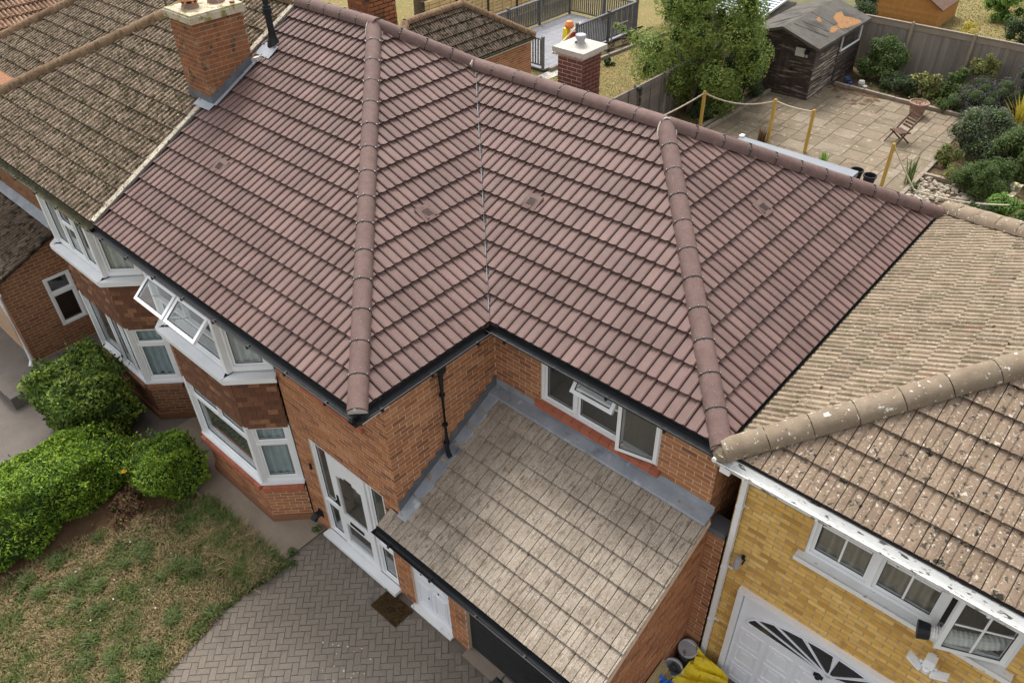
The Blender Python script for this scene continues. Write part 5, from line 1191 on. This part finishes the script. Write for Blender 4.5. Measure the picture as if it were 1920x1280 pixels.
board_fence('fence', 'weathered board fence with concrete posts behind the flower bed', (-4.6, 27.35, 0), (6.2, 27.35, 0), 1.86, .10, 'wood_grey', (1.75, 3.85, 5.95, 8.05))
mf = thing('fence', (-7.5, 16, 0), 'grey lap panel fence running beside the dry lawn', 'fence')
for k in range(6):
    y0 = 11.2 + k * 1.86
    pm = MB(); pm.bar((-7.5, y0, .84 + .0), (-7.5, y0 + .02, .84), .10, 1.7); pm.build('post', 'wood_grey', mf)
    for j in range(11):
        b = MB(); b.obox(V(-7.5, y0 + .93, .12 + j * .135), Y * .88, V(.012, 0, -.02), Z * .078, rng.random()); b.build('slat', 'wood_grey', mf)
    b = MB(); b.bar((-7.5, y0 + .05, 1.58), (-7.5, y0 + 1.81, 1.58), .05, .03); b.build('capping', 'wood_grey', mf)
    for q in range(3):
        b = MB(); b.obox(V(-7.47, y0 + .3 + q * .62, .82), X * .012, Y * .02, Z * .74); b.build('batten', 'wood_grey', mf)
sl_ = thing('garden_lamp', (-7.45, 16.9, 0), 'dark round lamp on a post at the near end of the grey fence', 'lamp')
b = MB(); b.tube([(-7.4, 17.0, 0), (-7.4, 17.0, 1.52)], .035, 8); b.build('post', 'wood_dark', sl_); b = MB(); b.lathe((-7.48, 16.98, 1.45), [(.001, 0), (.10, .02), (.13, .07), (.08, .13), (.001, .15)], 12); b.build('lamp_head', 'black_pvc', sl_)
# ------------------------------------------------------------------ deck with balustrades
dk = thing('deck', (-15.2, 22.4, 0), 'grey raised timber deck in the neighbouring back garden', 'deck')
bm_ = MB(); bm_.obox(V(0, 0, 0), X * .068, Y * 3.1, Z * .012); bme = bm_.data('deck_board', 'deck_board'); k = 0; x = -17.0
while x < -13.4: link('deck_board', bme, dk, Matrix.Translation((x + .07, 22.45, .09 + rng.uniform(-.001, .001)))); x += .145
b = MB(); b.box(-17.05, 19.33, 0, -13.33, 25.57, .075); b.build('deck_frame', 'wood_dark', dk)
def balustrade(label, P, Q, h, step=.115, newels=()):
    P, Q = Vector(P), Vector(Q); d = Q - P; L = d.length; d.normalize(); t = thing('balustrade', P.lerp(Q, .5), label, 'balustrade')
    b = MB(); b.bar(P + Z * h, Q + Z * h, .10, .05); b.build('top_rail', 'wood_deck_grey', t); b = MB(); b.bar(P + Z * .12, Q + Z * .12, .05, .05); b.build('bottom_rail', 'wood_deck_grey', t)
    m = MB(); m.obox(V(0, 0, 0), X * .02, Y * .022, Z * (h - .14) / 2); me = m.data('spindle', 'wood_deck_grey'); k = .06
    while k < L: p = P + d * k + Z * (h + .14) / 2; link('spindle', me, t, Matrix.Translation(p) @ d.to_track_quat('X', 'Z').to_matrix().to_4x4()); k += step
    for q in newels:
        b = MB(); p = P + d * q; b.obox(p + Z * (h + .08) / 2, X * .045, Y * .045, Z * (h + .08) / 2); b.obox(p + Z * (h + .09), X * .055, Y * .055, Z * .015); b.build('newel_post', 'wood_deck_grey', t)
balustrade('grey spindle balustrade on the right side of the deck', (-13.4, 21.4, .1), (-13.4, 25.55, .1), 1.13, .115, (0, 2.1, 4.1))
balustrade('long grey spindle balustrade on the left side of the deck', (-17.0, 19.4, .1), (-17.0, 25.55, .1), 1.05, .115, (2.0, 4.0, 6.1))
balustrade('grey spindle balustrade across the back of the deck', (-17.0, 25.6, .1), (-13.4, 25.6, .1), 1.05, .115, (1.8,))
balustrade('short grey balustrade at the deck corner beside the brick garage', (-14.4, 19.4, .1), (-13.45, 19.4, .1), 1.10, .13, (.95,))
board_fence('fence', 'dark stained fence panels at the end of the dry lawn', (-13.3, 27.6, 0), (-9.2, 27.6, 0), 1.8, .14, 'wood_dark', (1.8, 3.6), pmat='wood_dark', cap=0)
yf = thing('fence', (-19.0, 24, 0), 'new yellow lap panel fence behind the deck', 'fence')
for k in range(5):
    y0 = 18.4 + k * 1.88
    b = MB(); b.box(-18.95, y0 - .05, 0, -18.85, y0 + .05, 1.85); b.build('post', 'wood_dark', yf)
    for j in range(12):
        b = MB(); b.obox(V(-18.9, y0 + .94, .12 + j * .145), Y * .89, V(.012, 0, -.02), Z * .082, rng.random()); b.build('slat', 'fence_yellow', yf)
    for q in range(3):
        b = MB(); b.obox(V(-18.87, y0 + .35 + q * .6, .9), X * .014, Y * .022, Z * .86); b.build('batten', 'fence_yellow', yf)
ty = thing('garden_toy', (-14.1, 21.7, .1), 'yellow and red plastic garden toy standing on the deck', 'toy')
b = MB(); b.mesh([V(-14.25, 21.5, .1), V(-13.95, 21.5, .1), V(-13.95, 21.8, .1), V(-14.25, 21.8, .1), V(-14.2, 21.55, .95), V(-14.0, 21.55, .95), V(-14.0, 21.75, .95), V(-14.2, 21.75, .95)], [(4, 5, 6, 7), (0, 1, 5, 4), (1, 2, 6, 5), (2, 3, 7, 6), (3, 0, 4, 7)]); b.build('body', 'toy_yellow', ty)
b = MB(); b.mesh([V(-13.93, 21.6, .1), V(-13.72, 21.6, .1), V(-13.72, 21.85, .1), V(-13.93, 21.85, .1), V(-13.9, 21.65, .85), V(-13.76, 21.65, .85), V(-13.76, 21.8, .85), V(-13.9, 21.8, .85)], [(4, 5, 6, 7), (0, 1, 5, 4), (1, 2, 6, 5), (2, 3, 7, 6), (3, 0, 4, 7)]); b.build('side_panel', 'toy_red', ty)
b = MB(); b.lathe((-14.0, 21.68, .93), [(.001, 0), (.16, .05), (.2, .17), (.13, .3), (.001, .34)], 10); b.build('top', 'toy_orange', ty)
b = MB(); b.bar((-14.3, 21.0, .12), (-13.5, 21.75, 1.24), .14, .04, r=.2); tag(b.build('plank', 'wood_pale'), 'pale wooden plank leaning on the deck balustrade', 'plank')
db = thing('scrap_timber', (-12.9, 23.6, 0), 'heap of dark scrap timber and old frames beside the deck', 'timber'); g = random.Random(41)
for k in range(15):
    c = V(-12.85 + g.uniform(-.35, .35), 23.6 + g.uniform(-1.1, 1.5), .06 + k * .022); a = g.gauss(1.5, .35); L = g.uniform(.5, 1.3); dd = V(math.cos(a), math.sin(a), g.uniform(-.12, .12)) * L / 2
    b = MB(); b.bar(c - dd, c + dd, .06, .04, r=g.random()); b.build('batten', 'wood_dark', db)
b = MB(); q = [V(-13.1, 23.3, .1), V(-13.1, 23.4, .8), V(-13.0, 24.3, .8), V(-12.9, 24.4, .1)]
for i in range(3): b.bar(q[i], q[i + 1], .04, .04)
b.build('old_frame', 'wood_grey', db)
for i, (y, ln) in enumerate(((18.9, 1.1), (20.15, 1.2))): pass
sheet('garden_path', [(-13.3, 17.6), (-12.75, 17.6), (-12.75, 20.6), (-13.3, 20.6)], .006, 'concrete_pale')
kerb('sleeper_edge', (-13.22, 19.5, 0), (-13.22, 22.6, 0), 2, .14, .16, 'wood_grey'); kerb('sleeper_edge', (-12.62, 20.4, 0), (-12.2, 26.2, 0), 3, .12, .10, 'wood_grey')
# ------------------------------------------------------------------ brick garage behind the house
bg_ = thing('garage', (-13.1, 14, 0), 'small brick garage with a mossy hipped tile roof behind the house', 'garage')
GX, GW, GF, GB, GZ = -11.65, 3.0, 10.6, 16.8, 2.33; gm = GX - GW / 2; GH = GZ + 1.15; ra, rb = V(gm, GF + 1.9, GH), V(gm, GB - 1.85, GH)
grf = deck(bg_, [[V(GX, GF, GZ), V(GX, GB, GZ), rb, ra], [V(GX, GB, GZ), V(GX - GW, GB, GZ), rb], [V(GX - GW, GB, GZ), V(GX - GW, GF, GZ), ra, rb], [V(GX - GW, GF, GZ), V(GX, GF, GZ), ra]])
vg = V(-1.5, 0, 1.15).normalized(); sl0 = math.hypot(1.5, 1.15)
rg = Roof(grf, 'tile_dark_mossy', 'roof_tile', 220); rg.plane(V(GX, GF, GZ), Y, vg, [(0, 0), (GB - GF, 0), (GB - GF - 1.85, sl0), (1.9, sl0)], 'ludlow', .33, tail=.045, jit=.006, rough=.006); rg.finish('roof_tile_cut')
caps(grf, ra + up, rb + up, .13, 'tile_mossy_cap', union=False, lump=.006); caps(grf, V(GX, GB, GZ + .03), rb + up, .13, 'tile_mossy_cap', union=False, lump=.006); caps(grf, V(GX, GF, GZ + .03), ra + up, .13, 'tile_mossy_cap', union=False, lump=.006)
wg = Walls(bg_, 'brick', 'mortar', 150); wg.wall((GX - .2, GF + .2, 0), Y, 6.05, GZ - .05, keep=lambda a, z: a > 2.0); wg.wall((GX - .2, GB - .15, 0), -X, 2.6, GZ - .05, bricks=False); wg.finish()
b = MB(); b.bar((GX - .03, GF, GZ - .06), (GX - .03, GB, GZ - .06), .03, .14); b.build('fascia', 'white_old', bg_)
b = MB(); b.bar((GX + .03, GF, GZ - .03), (GX + .03, GB, GZ - .03), .08, .06); b.build('gutter', 'gutter_mossy', bg_)
# ------------------------------------------------------------------ dark timber shed
sh = thing('shed', (-5.6, 25, 0), 'dark weathered timber shed with torn felt roof by the patio', 'shed')
b = MB(); b.box(-6.75, 23.0, .05, -4.47, 26.9, 1.85); b.poly([V(-6.75, 23.0, 1.85), V(-4.47, 23.0, 1.85), V(-5.65, 23.0, 2.3)]); b.box(-6.8, 22.95, 0, -4.42, 26.95, .06); b.build('wall_core', 'wood_dark', sh)
def wb(P, u, L, z, mat, h=.118):
    n = u.cross(Z); b = MB(); b.obox(P + u * L / 2 + Z * (z + h / 2) + n * .014, u * L / 2, n * .006, Z * h / 2 - n * .010, rng.random()); b.build('weatherboard', mat, sh)
z = .06
while z < 1.74:
    for (a0, a1) in ((23.0, 25.0), (25.04, 26.9)):
        if a0 > 25 and 1.06 < z < 1.70: continue
        wb(V(-4.47, a0, 0), Y, a1 - a0, z, 'wood_dark_weathered' if (a0 < 25 and z < 1.3) else 'wood_dark')
    wb(V(-6.75, 23.0, 0), X, .80, z, 'wood_dark'); wb(V(-5.08, 23.0, 0), X, .61, z, 'wood_dark'); z += .118
b = MB()
for k in range(7): b.box(-5.92 + k * .118, 22.955, .14, -5.92 + k * .118 + .112, 22.985, 1.78, rng.random())
for zz in (.35, 1.5): b.box(-5.93, 22.945, zz, -5.09, 22.956, zz + .08)
sdoor = b.build('door', 'wood_dark', sh); b = MB(); b.box(-5.2, 22.92, .95, -5.12, 22.945, 1.05); b.build('latch', 'black_pvc', sdoor)
for (x_, y_) in ((-4.45, 22.99), (-4.45, 25.02), (-4.45, 26.89), (-6.76, 22.99)):
    b = MB(); b.box(x_ - .03, y_ - .03, .04, x_ + .03, y_ + .03, 1.84); b.build('corner_trim', 'wood_dark', sh)
window(sh, (-4.455, 25.2, 1.12), Y, 1.66, .60, [(.03, .03, 1.63, .57)], out=.035, sash=.03, roomd=.5)
fz = lambda x: 2.35 - .33 * abs(x + 5.69)
b = MB(); seg = [22.78, 23.8, 24.7, 25.6, 26.4, 27.1]
for (xa, xb) in ((-5.69, -4.28), (-7.1, -5.69)):
    for k in range(5): b.poly([V(xa, seg[k], fz(xa)), V(xb, seg[k], fz(xb)), V(xb, seg[k + 1], fz(xb)), V(xa, seg[k + 1], fz(xa))])
b.bar((-4.28, 22.78, fz(-4.28) - .04), (-4.28, 27.1, fz(-4.28) - .04), .012, .09); b.bar((-5.69, 22.775, 2.31), (-4.28, 22.775, fz(-4.28) - .04), .012, .09); b.bar((-7.1, 22.775, fz(-7.1) - .04), (-5.69, 22.775, 2.31), .012, .09)
sr_ = b.build('roof', 'felt', sh)
for pts in ([(-4.61, 24.22), (-4.52, 24.47), (-4.56, 24.84), (-4.42, 25.35), (-4.32, 26.32), (-4.44, 26.4), (-4.69, 26.24), (-4.88, 26.0), (-5.1, 26.23), (-5.15, 25.88), (-5.06, 25.44), (-4.72, 25.17), (-4.76, 24.64)], [(-5.31, 24.57), (-5.2, 24.52), (-5.11, 24.63), (-5.36, 24.93)]):
    b = MB(); b.poly([V(x, y, fz(x) + .006) for x, y in pts]); b.build('bare_board', 'chipboard', sr_)
b = MB()
for (x0_, y0_, x1_, y1_) in ((-5.6, 23.4, -4.5, 23.9), (-5.5, 23.9, -4.6, 24.3), (-6.6, 23.7, -5.75, 24.4), (-5.68, 24.9, -4.35, 25.0)): b.bar((x0_, y0_, fz(x0_) + .006), (x1_, y1_, fz(x1_) + .006), .02, .012)
b.build('felt_crease', 'felt', sr_)
b = MB(); b.obox(V(-4.97, 22.95, 1.60), X * .17, Y * .008, Z * .14); tag(b.build('notice_board', 'litter_white'), 'torn white notice fixed to the dark shed front', 'notice')
sp = thing('security_light', (-4.75, 22.9, 1.6), 'small black security light beside the notice on the shed', 'light')
b = MB(); b.obox(V(-4.72, 22.91, 1.66), X * .07, Y * .05, Z * .06); b.build('lamp_head', 'black_pvc', sp); b = MB(); b.obox(V(-4.72, 22.94, 1.52), X * .04, Y * .02, Z * .05); b.build('sensor', 'grey_metal', sp)
for (x, y, m, lab) in ((-4.05, 25.5, 'paint_tub_blue', 'small blue pot on the leaf litter by the shed'), (-3.5, 25.45, 'litter_white', 'small white stone ornament near the shed')):
    b = MB(); b.lathe((x, y, .03), [(.001, 0), (.09, 0), (.13, .12), (.10, .2), (.001, .2)], 12); b.lathe((x + .16, y - .05, .03), [(.001, 0), (.08, .0), (.09, .06), (.001, .1)], 10); tag(b.build('ornament', m), lab, 'ornament')
# greenhouse
gh = thing('greenhouse', (-8.6, 26.6, 0), 'small greenhouse with white frame and ribbed roof behind the shed', 'greenhouse')
b = MB(); b.box(-9.6, 25.1, 0, -7.75, 28.4, 1.55); b.build('glazed_body', 'wood_grey', gh)
gz2 = lambda y: 1.62 + .12 * (y - 25.0)
for k in range(16):
    x0_ = -9.6 + k * .117; b = MB(); y0_ = 25.0 + k * .215
    b.poly([V(-9.65, y0_, gz2(y0_)), V(-7.68, y0_, gz2(y0_)), V(-7.68, y0_ + .16, gz2(y0_ + .16) - .01), V(-9.65, y0_ + .16, gz2(y0_ + .16) - .01)]); b.build('roof_sheet', 'poly', gh)
b = MB(); b.poly([V(-9.65, 25.0, 1.57), V(-7.68, 25, 1.57), V(-7.68, 28.5, 1.97), V(-9.65, 28.5, 1.97)]); b.build('roof_under', 'shutter', gh)
for x_ in (-9.67, -9.0, -8.34, -7.68):
    b = MB(); b.bar((x_, 24.98, 1.65), (x_, 28.5, gz2(28.5) + .03), .045, .04); b.build('glazing_bar', 'white_pvc', gh)
b = MB(); b.bar((-9.7, 24.98, 1.64), (-7.66, 24.98, 1.64), .05, .05); b.bar((-7.68, 24.98, 1.60), (-7.68, 28.5, gz2(28.5)), .03, .06); b.build('eaves_bar', 'white_pvc', gh)
# orange shed beyond the fence
osd = thing('shed', (-5, 34.5, -.6), 'orange brown timber shed with grey roof beyond the back fence', 'shed')
for k in range(12):
    b = MB(); zz = -.5 + k * .118; b.obox(V(-5.25, 33.5, zz + .06), X * 1.55, V(0, .006, 0), V(0, .012, .062), rng.random()); b.build('weatherboard', 'wood_orange', osd)
b = MB(); b.poly([V(-6.8, 33.51, .90), V(-3.7, 33.51, .90), V(-5.25, 33.51, 1.75)]); b.poly([V(-3.7, 33.51, -.6), V(-3.7, 36, -.6), V(-3.7, 36, .9), V(-3.7, 33.51, .9)]); b.build('wall', 'wood_orange', osd)
for s_ in (-1, 1):
    b = MB(); a, c = V(-5.25, 34.6, 1.80), V(-5.25 + s_ * 1.72, 34.6, .84); d = (c - a); L = d.length; d.normalize(); nn = Y.cross(d) * s_; b.obox((a + c) / 2, d * L / 2, Y * 1.35, nn.normalized() * .03); b.build('roof', 'grey_roof' if s_ < 0 else 'wood_brown', osd)
b = MB(); b.box(1.35, 33.2, 0, 3.2, 35, 1.7); b.bar((1.3, 33.1, 1.75), (3.2, 33.1, 1.75), .1, .1); tag(b.build('garden_store', 'wood_deck_grey'), 'grey blue garden store at the top right edge', 'shed')
# ------------------------------------------------------------------ posts, ropes, pots, chair
posts = [(-5.88, 18.32), (-3.87, 19.13), (-2.61, 19.10), (.08, 18.32)]
wh = ('leftmost yellow timber post of the rope barrier below the tree', 'yellow timber post of the rope barrier in front of the shed', 'yellow timber post of the rope barrier in the middle of the patio', 'yellow timber post of the rope barrier below the folding chair')
for (x, y), lab in zip(posts, wh):
    b = MB(); b.obox(V(x, y, .70), X * .042, Y * .042, Z * .70); b.lathe((x, y, 1.40), [(.055, 0), (.045, .02), (.001, .035)], 4); tag(b.build('rope_post', 'wood_yellow'), lab, 'post', 'rope barrier posts')
def rope(P, Q, sag, lab):
    P, Q = Vector(P), Vector(Q); b = MB(); N = 26; pp = []
    for k in range(N + 1):
        t = k / N; p = P.lerp(Q, t) - Z * sag * 4 * t * (1 - t); pp.append(p)
    b.tube(pp, [.019 if k % 2 else .024 for k in range(N + 1)], 6); tag(b.build('rope', 'rope'), lab, 'rope', 'ropes of the barrier')
rope((-5.88, 18.32, 1.36), (-3.87, 19.13, 1.36), .22, 'sagging rope between the leftmost post and the shed side post'); rope((-3.87, 19.13, 1.36), (-2.61, 19.10, 1.36), .05, 'short rope between the two middle barrier posts')
rope((-6.7, 15.5, .9), (-5.88, 18.32, 1.36), .1, 'rope running from the leftmost post towards the house roof'); rope((.08, 18.32, 1.36), (.95, 18.3, .30), .02, 'rope dropping from the rightmost post to the pebbles'); rope((.95, 18.3, .30), (3.3, 18.1, .75), .12, 'rope trailing over the pebbles to the right bushes')
b = MB(); b.lathe((-1.05, 24.1, .02), [(.001, 0), (.19, 0), (.21, .05), (.27, .40), (.31, .41), (.32, .47), (.28, .48), (.26, .42), (.001, .40)], 20); tp = thing('plant_pot', (-1.05, 24.1, 0), 'large terracotta plant pot on the patio behind the chair', 'pot'); b.build('pot', 'terracotta', tp)
b = MB(); leaves(b, random.Random(5), [((-1.05, 24.1, .44), .2, (1, 1, .4))], 60, .09, thick=.9); b.build('dead_plant', 'leaf_brown', tp)
for (x, y, lab) in ((-.70, 18.35, 'left black plastic flower pot behind the roof ridge'), (-.28, 18.25, 'right black plastic flower pot behind the roof ridge')):
    b = MB(); b.lathe((x, y, .02), [(.001, 0), (.13, 0), (.17, .30), (.19, .30), (.19, .35), (.17, .35), (.14, .12), (.001, .10)], 18); tag(b.build('flower_pot', 'black_pvc'), lab, 'pot', 'black flower pots')
ch = thing('folding_chair', (-.75, 21.6, 0), 'brown slatted wooden folding chair standing on the patio', 'chair')
co = V(-.72, 21.65, 0); ca = R(62); cf = V(-math.cos(ca), -math.sin(ca), 0); cs_ = V(math.sin(ca), -math.cos(ca), 0)   # front, side
for k in range(6):
    b = MB(); c = co + cf * (.20 - k * .075) + Z * (.43 - k * .008); b.obox(c, cs_ * .22, cf * .027, Z * .009, rng.random()); b.build('seat_slat', 'wood_brown', ch)
for k in range(5):
    b = MB(); c = co - cf * (.24 + k * .05) + Z * (.52 + k * .085); b.obox(c, cs_ * .20, V(-cf.x * .3, -cf.y * .3, 1).normalized() * .028, cf * .008, rng.random()); b.build('back_slat', 'wood_brown', ch)
for s_ in (-1, 1):
    b = MB(); b.bar(co + cs_ * s_ * .22 + cf * .34, co + cs_ * s_ * .22 - cf * .50 + Z * .92, .03, .045); b.build('back_leg', 'wood_brown', ch)
    b = MB(); b.bar(co + cs_ * s_ * .19 - cf * .30, co + cs_ * s_ * .19 + cf * .20 + Z * .42, .03, .04); b.build('front_leg', 'wood_brown', ch)
    b = MB(); b.bar(co + cs_ * s_ * .205 + cf * .22 + Z * .40, co + cs_ * s_ * .205 - cf * .22 + Z * .38, .025, .035); b.build('seat_rail', 'wood_brown', ch)
# ------------------------------------------------------------------ trees and plants
g = random.Random(51); tcl = []
for k in range(95):
    a = g.uniform(0, 6.283); rr = g.random() ** .5; zz = g.uniform(.5, 4.6); wd = 2.45 * (1 - abs(zz - 2.3) / 3.4) ** .6
    tcl.append(((-7.45 + math.cos(a) * rr * wd, 20.4 + math.sin(a) * rr * wd * .9, zz), g.uniform(.36, .66)))
tcl += [((-9.4 - .25 * k, 20.1 - .1 * k, 1.75 + .12 * k), .26 - .03 * k) for k in range(5)]
plant('tree', 'leafy green tree leaning over the grey fence beside the shed', 'tree', (-7.1, 19.6, 0), tcl, 66000, .10, 'leaf_tree', seed=52, cr=.34, thick=.8, trunk=[([(-7.0, 19.5, 0), (-7.1, 19.8, 1.0), (-7.4, 20.3, 2.4), (-7.5, 20.5, 3.8)], [.13, .11, .08, .03]), ([(-7.1, 19.8, .9), (-8.0, 20.0, 1.8), (-9.0, 20.1, 2.2)], [.07, .05, .02]), ([(-7.2, 20.0, 1.4), (-6.5, 20.6, 2.4), (-6.0, 20.9, 3.0)], [.07, .05, .02]), ([(-7.5, 19.1, 0), (-7.7, 19.4, 1.2), (-8.2, 19.8, 2.2)], [.06, .05, .02])])
def bush(lab, base, r, h, n, size, mat, seed, k=9, cat='bush', name='bush', cr=.65, thick=.6):
    g = random.Random(seed); cl = []
    for _ in range(k * 2):
        a = g.uniform(0, 6.283); q = g.random() ** .5; z = g.uniform(.12, .86); e = (1 - (max(0, z - .35) / .75) ** 2) ** .5
        cl.append(((base[0] + math.cos(a) * q * r * .8 * e, base[1] + math.sin(a) * q * r * .8 * e, h * z), min(r, h) * g.uniform(.24, .40)))
    return plant(name, lab, cat, (base[0], base[1], 0), cl, int(n * 1.6), size * .9, mat, seed=seed + 1, cr=cr, thick=thick)
bush('dark leafy bush filling the corner between tree and shed', (-6.35, 21.9), .95, 2.1, 6000, .10, 'leaf_dark', 61, 12)
bush('low dark ground ivy under the tree', (-6.5, 19.6), .7, .6, 2500, .09, 'leaf_dark', 62)
bush('green bush against the fence to the right of the shed', (-3.3, 26.4), .85, 1.5, 6000, .09, 'leaf_mid', 63, 12)
bush('low dark green ground cover along the patio edging', (-2.3, 25.6), .7, .6, 3000, .08, 'leaf_dark', 64)
bush('pale green large leaved plant in the back flower bed', (-1.5, 25.9), .55, .8, 1200, .14, 'leaf_olive', 65, cr=.4)
bush('leafy green plant in the back flower bed by the fence post', (-.7, 26.3), .6, 1.0, 2400, .10, 'leaf_mid', 66)
bush('low green weeds at the back patio corner', (-.3, 25.3), .6, .5, 2000, .07, 'leaf_mid', 67)
bush('tall yellowing shrub against the back fence', (-.1, 27.0), .55, 1.7, 2600, .09, 'leaf_olive', 68, 10, cr=.4, thick=.8)
bush('wide purple grey shrub behind the patio corner', (.7, 24.9), .95, 1.4, 7000, .06, 'leaf_purple', 69, 14, thick=.8)
bush('tall purple grey shrub at the right edge by the fence', (1.5, 26.3), .95, 1.9, 6000, .06, 'leaf_purple', 70, 12, thick=.8)
bush('large silver green bush right of the patio', (1.55, 22.3), 1.05, 1.5, 9000, .085, 'leaf_silver', 71, 14, thick=.7)
bush('tall green bush at the right picture edge', (2.75, 21.6), .95, 1.6, 7000, .08, 'leaf_mid', 72, 12)
bush('round dense green bush behind the pebbles', (2.25, 19.75), .85, 1.1, 8000, .06, 'leaf_mid', 73, 14)
bush('small olive bush spilling over the patio edge', (.95, 21.0), .4, .6, 1800, .06, 'leaf_olive', 74)
bush('low olive weeds beside the pebbles', (1.45, 20.35), .5, .35, 1800, .06, 'leaf_olive', 75, cr=.3)
bush('yellow green bush at the right edge below the round bush', (3.3, 18.5), .55, .8, 3500, .06, 'leaf_bright', 76)
bush('dark green bush between pebbles and old roof', (2.6, 18.2), .5, .55, 2500, .07, 'leaf_dark', 77)
bush('green bush at the bottom right corner of the garden', (3.9, 17.7), .6, .9, 3000, .06, 'leaf_mid', 78)
bush('green shrub behind the torn shed roof', (-5.7, 30.6), 1.0, 1.7, 4000, .12, 'leaf_dark', 79)
bush('bright yellow green bush at the top right corner', (-1.9, 36.6), .9, 1.3, 4500, .10, 'leaf_bright', 80, 10)
bush('dark shrub beside the grey blue store', (-.3, 34.0), .9, 1.0, 3500, .10, 'leaf_dark', 81)
bush('thin yellow green sapling behind the back fence', (-2.1, 32.2), .35, 1.0, 500, .10, 'leaf_yellow', 82, cr=0, thick=.9)
bush('light green bush above the brick garage roof', (-20.2, 20.6), .7, 1.7, 3500, .12, 'leaf_bright', 83)
bush('green creeper on the dry lawn edge by the scrap timber', (-11.9, 21.6), .25, .25, 400, .08, 'leaf_dark', 84)
b = MB(); b.tube([(-22.3, 21.3, 0), (-22.4, 21.4, 2), (-22.4, 21.5, 5)], [.34, .3, .25], 10); tt = thing('tree', (-22.3, 21.3, 0), 'thick dark tree trunk at the top edge behind the garage', 'tree'); b.build('trunk', 'bark', tt)
b = MB(); leaves(b, random.Random(6), [((-22.4, 21.5, 6.2), 1.6)], 2500, .14); b.build('crown', 'leaf_dark', tt)
def spikes(name, lab, c, n, h, spread, mat, seed, w=.012):
    g = random.Random(seed); b = MB(); c = Vector(c)
    for k in range(n):
        a = g.uniform(0, 6.283); hh = h * g.uniform(.6, 1); p = c + V(g.gauss(0, .05), g.gauss(0, .05), 0); dx, dy = math.cos(a), math.sin(a); sp_ = spread * g.random(); s_ = V(-dy, dx, 0) * w
        m1 = p + V(dx * sp_ * .4, dy * sp_ * .4, hh * .6); tip = p + V(dx * sp_, dy * sp_, hh); b.mesh([p - s_, p + s_, m1 + s_ * .8, m1 - s_ * .8, tip], [(0, 1, 2, 3), (3, 2, 4)], g.random())
    tag(b.build(name, mat), lab, 'plant')
spikes('grass_tuft', 'bright green grass tuft growing at the near patio edge', (-1.86, 18.75, .02), 60, .42, .22, 'leaf_bright', 91)
spikes('spiky_plant', 'tall thin green stems at the right patio edge', (.55, 19.1, .02), 26, 1.05, .35, 'leaf_mid', 92)
spikes('spiky_plant', 'spiky yellow leaved plant at the right picture edge', (1.85, 24.4, .3), 50, 1.2, .6, 'leaf_yellow', 93, .02)
spikes('dead_plant', 'dead brown plant in front of the rope post', (-4.0, 18.95, .02), 50, .5, .2, 'leaf_brown', 94, .02)
spikes('grass_tuft', 'green grass patch beside the ridge end on the pebbles', (1.15, 17.55, .02), 90, .3, .35, 'leaf_bright', 95)
spikes('grass_tuft', 'small green tuft between pebbles and edging', (.85, 18.75, .02), 50, .3, .2, 'leaf_mid', 96)
# low weeds and ground cover filling the beds
b = MB(); g = random.Random(99)
for k in range(9000):
    if g.random() < .45: x, y = g.uniform(-4.2, 3.5), g.uniform(25.1, 27.2)
    elif g.random() < .7: x, y = g.uniform(.75, 3.6), g.uniform(20.1, 25)
    else: x, y = g.uniform(-7.3, -6.1), g.uniform(17, 23)
    nz = noise_.noise(V(x * 1.3, y * 1.3, 5))
    if nz < -.05: continue
    p = V(x, y, g.uniform(.02, .28) * (nz + .3) * 1.6); nn = V(g.uniform(-1, 1), g.uniform(-1, 1), g.uniform(.2, 1.3)).normalized(); t_ = nn.cross(V(g.uniform(-1, 1), g.uniform(-1, 1), .3)).normalized(); s_ = nn.cross(t_); L = g.uniform(.04, .09)
    b.mesh([p - t_ * L * .5, p + s_ * L * .24, p + t_ * L * .5, p - s_ * L * .24], [(0, 1, 2), (0, 2, 3)], g.random())
o = b.build('ground_cover', 'leaf_mid'); o['kind'] = 'stuff'
# rubble wall at the right edge
rw = thing('rubble_wall', (3.0, 19.3, 0), 'crumbling pale stone wall between the garden bushes on the right', 'wall'); g = random.Random(97)
for k in range(22):
    y = 18.1 + k * .11; b = MB(); c = V(2.98 + g.uniform(-.1, .1), y, .22 + g.uniform(-.1, .08)); a_ = g.uniform(-.5, .5); s0 = g.uniform(.6, 1.1); b.obox(c, V(.09 * math.cos(a_), .09 * math.sin(a_), .02) * s0, V(-.06 * math.sin(a_), .06 * math.cos(a_), .015) * s0, V(.02, .01, .10) * s0, g.random()); b.build('stone', 'concrete_lichen', rw)
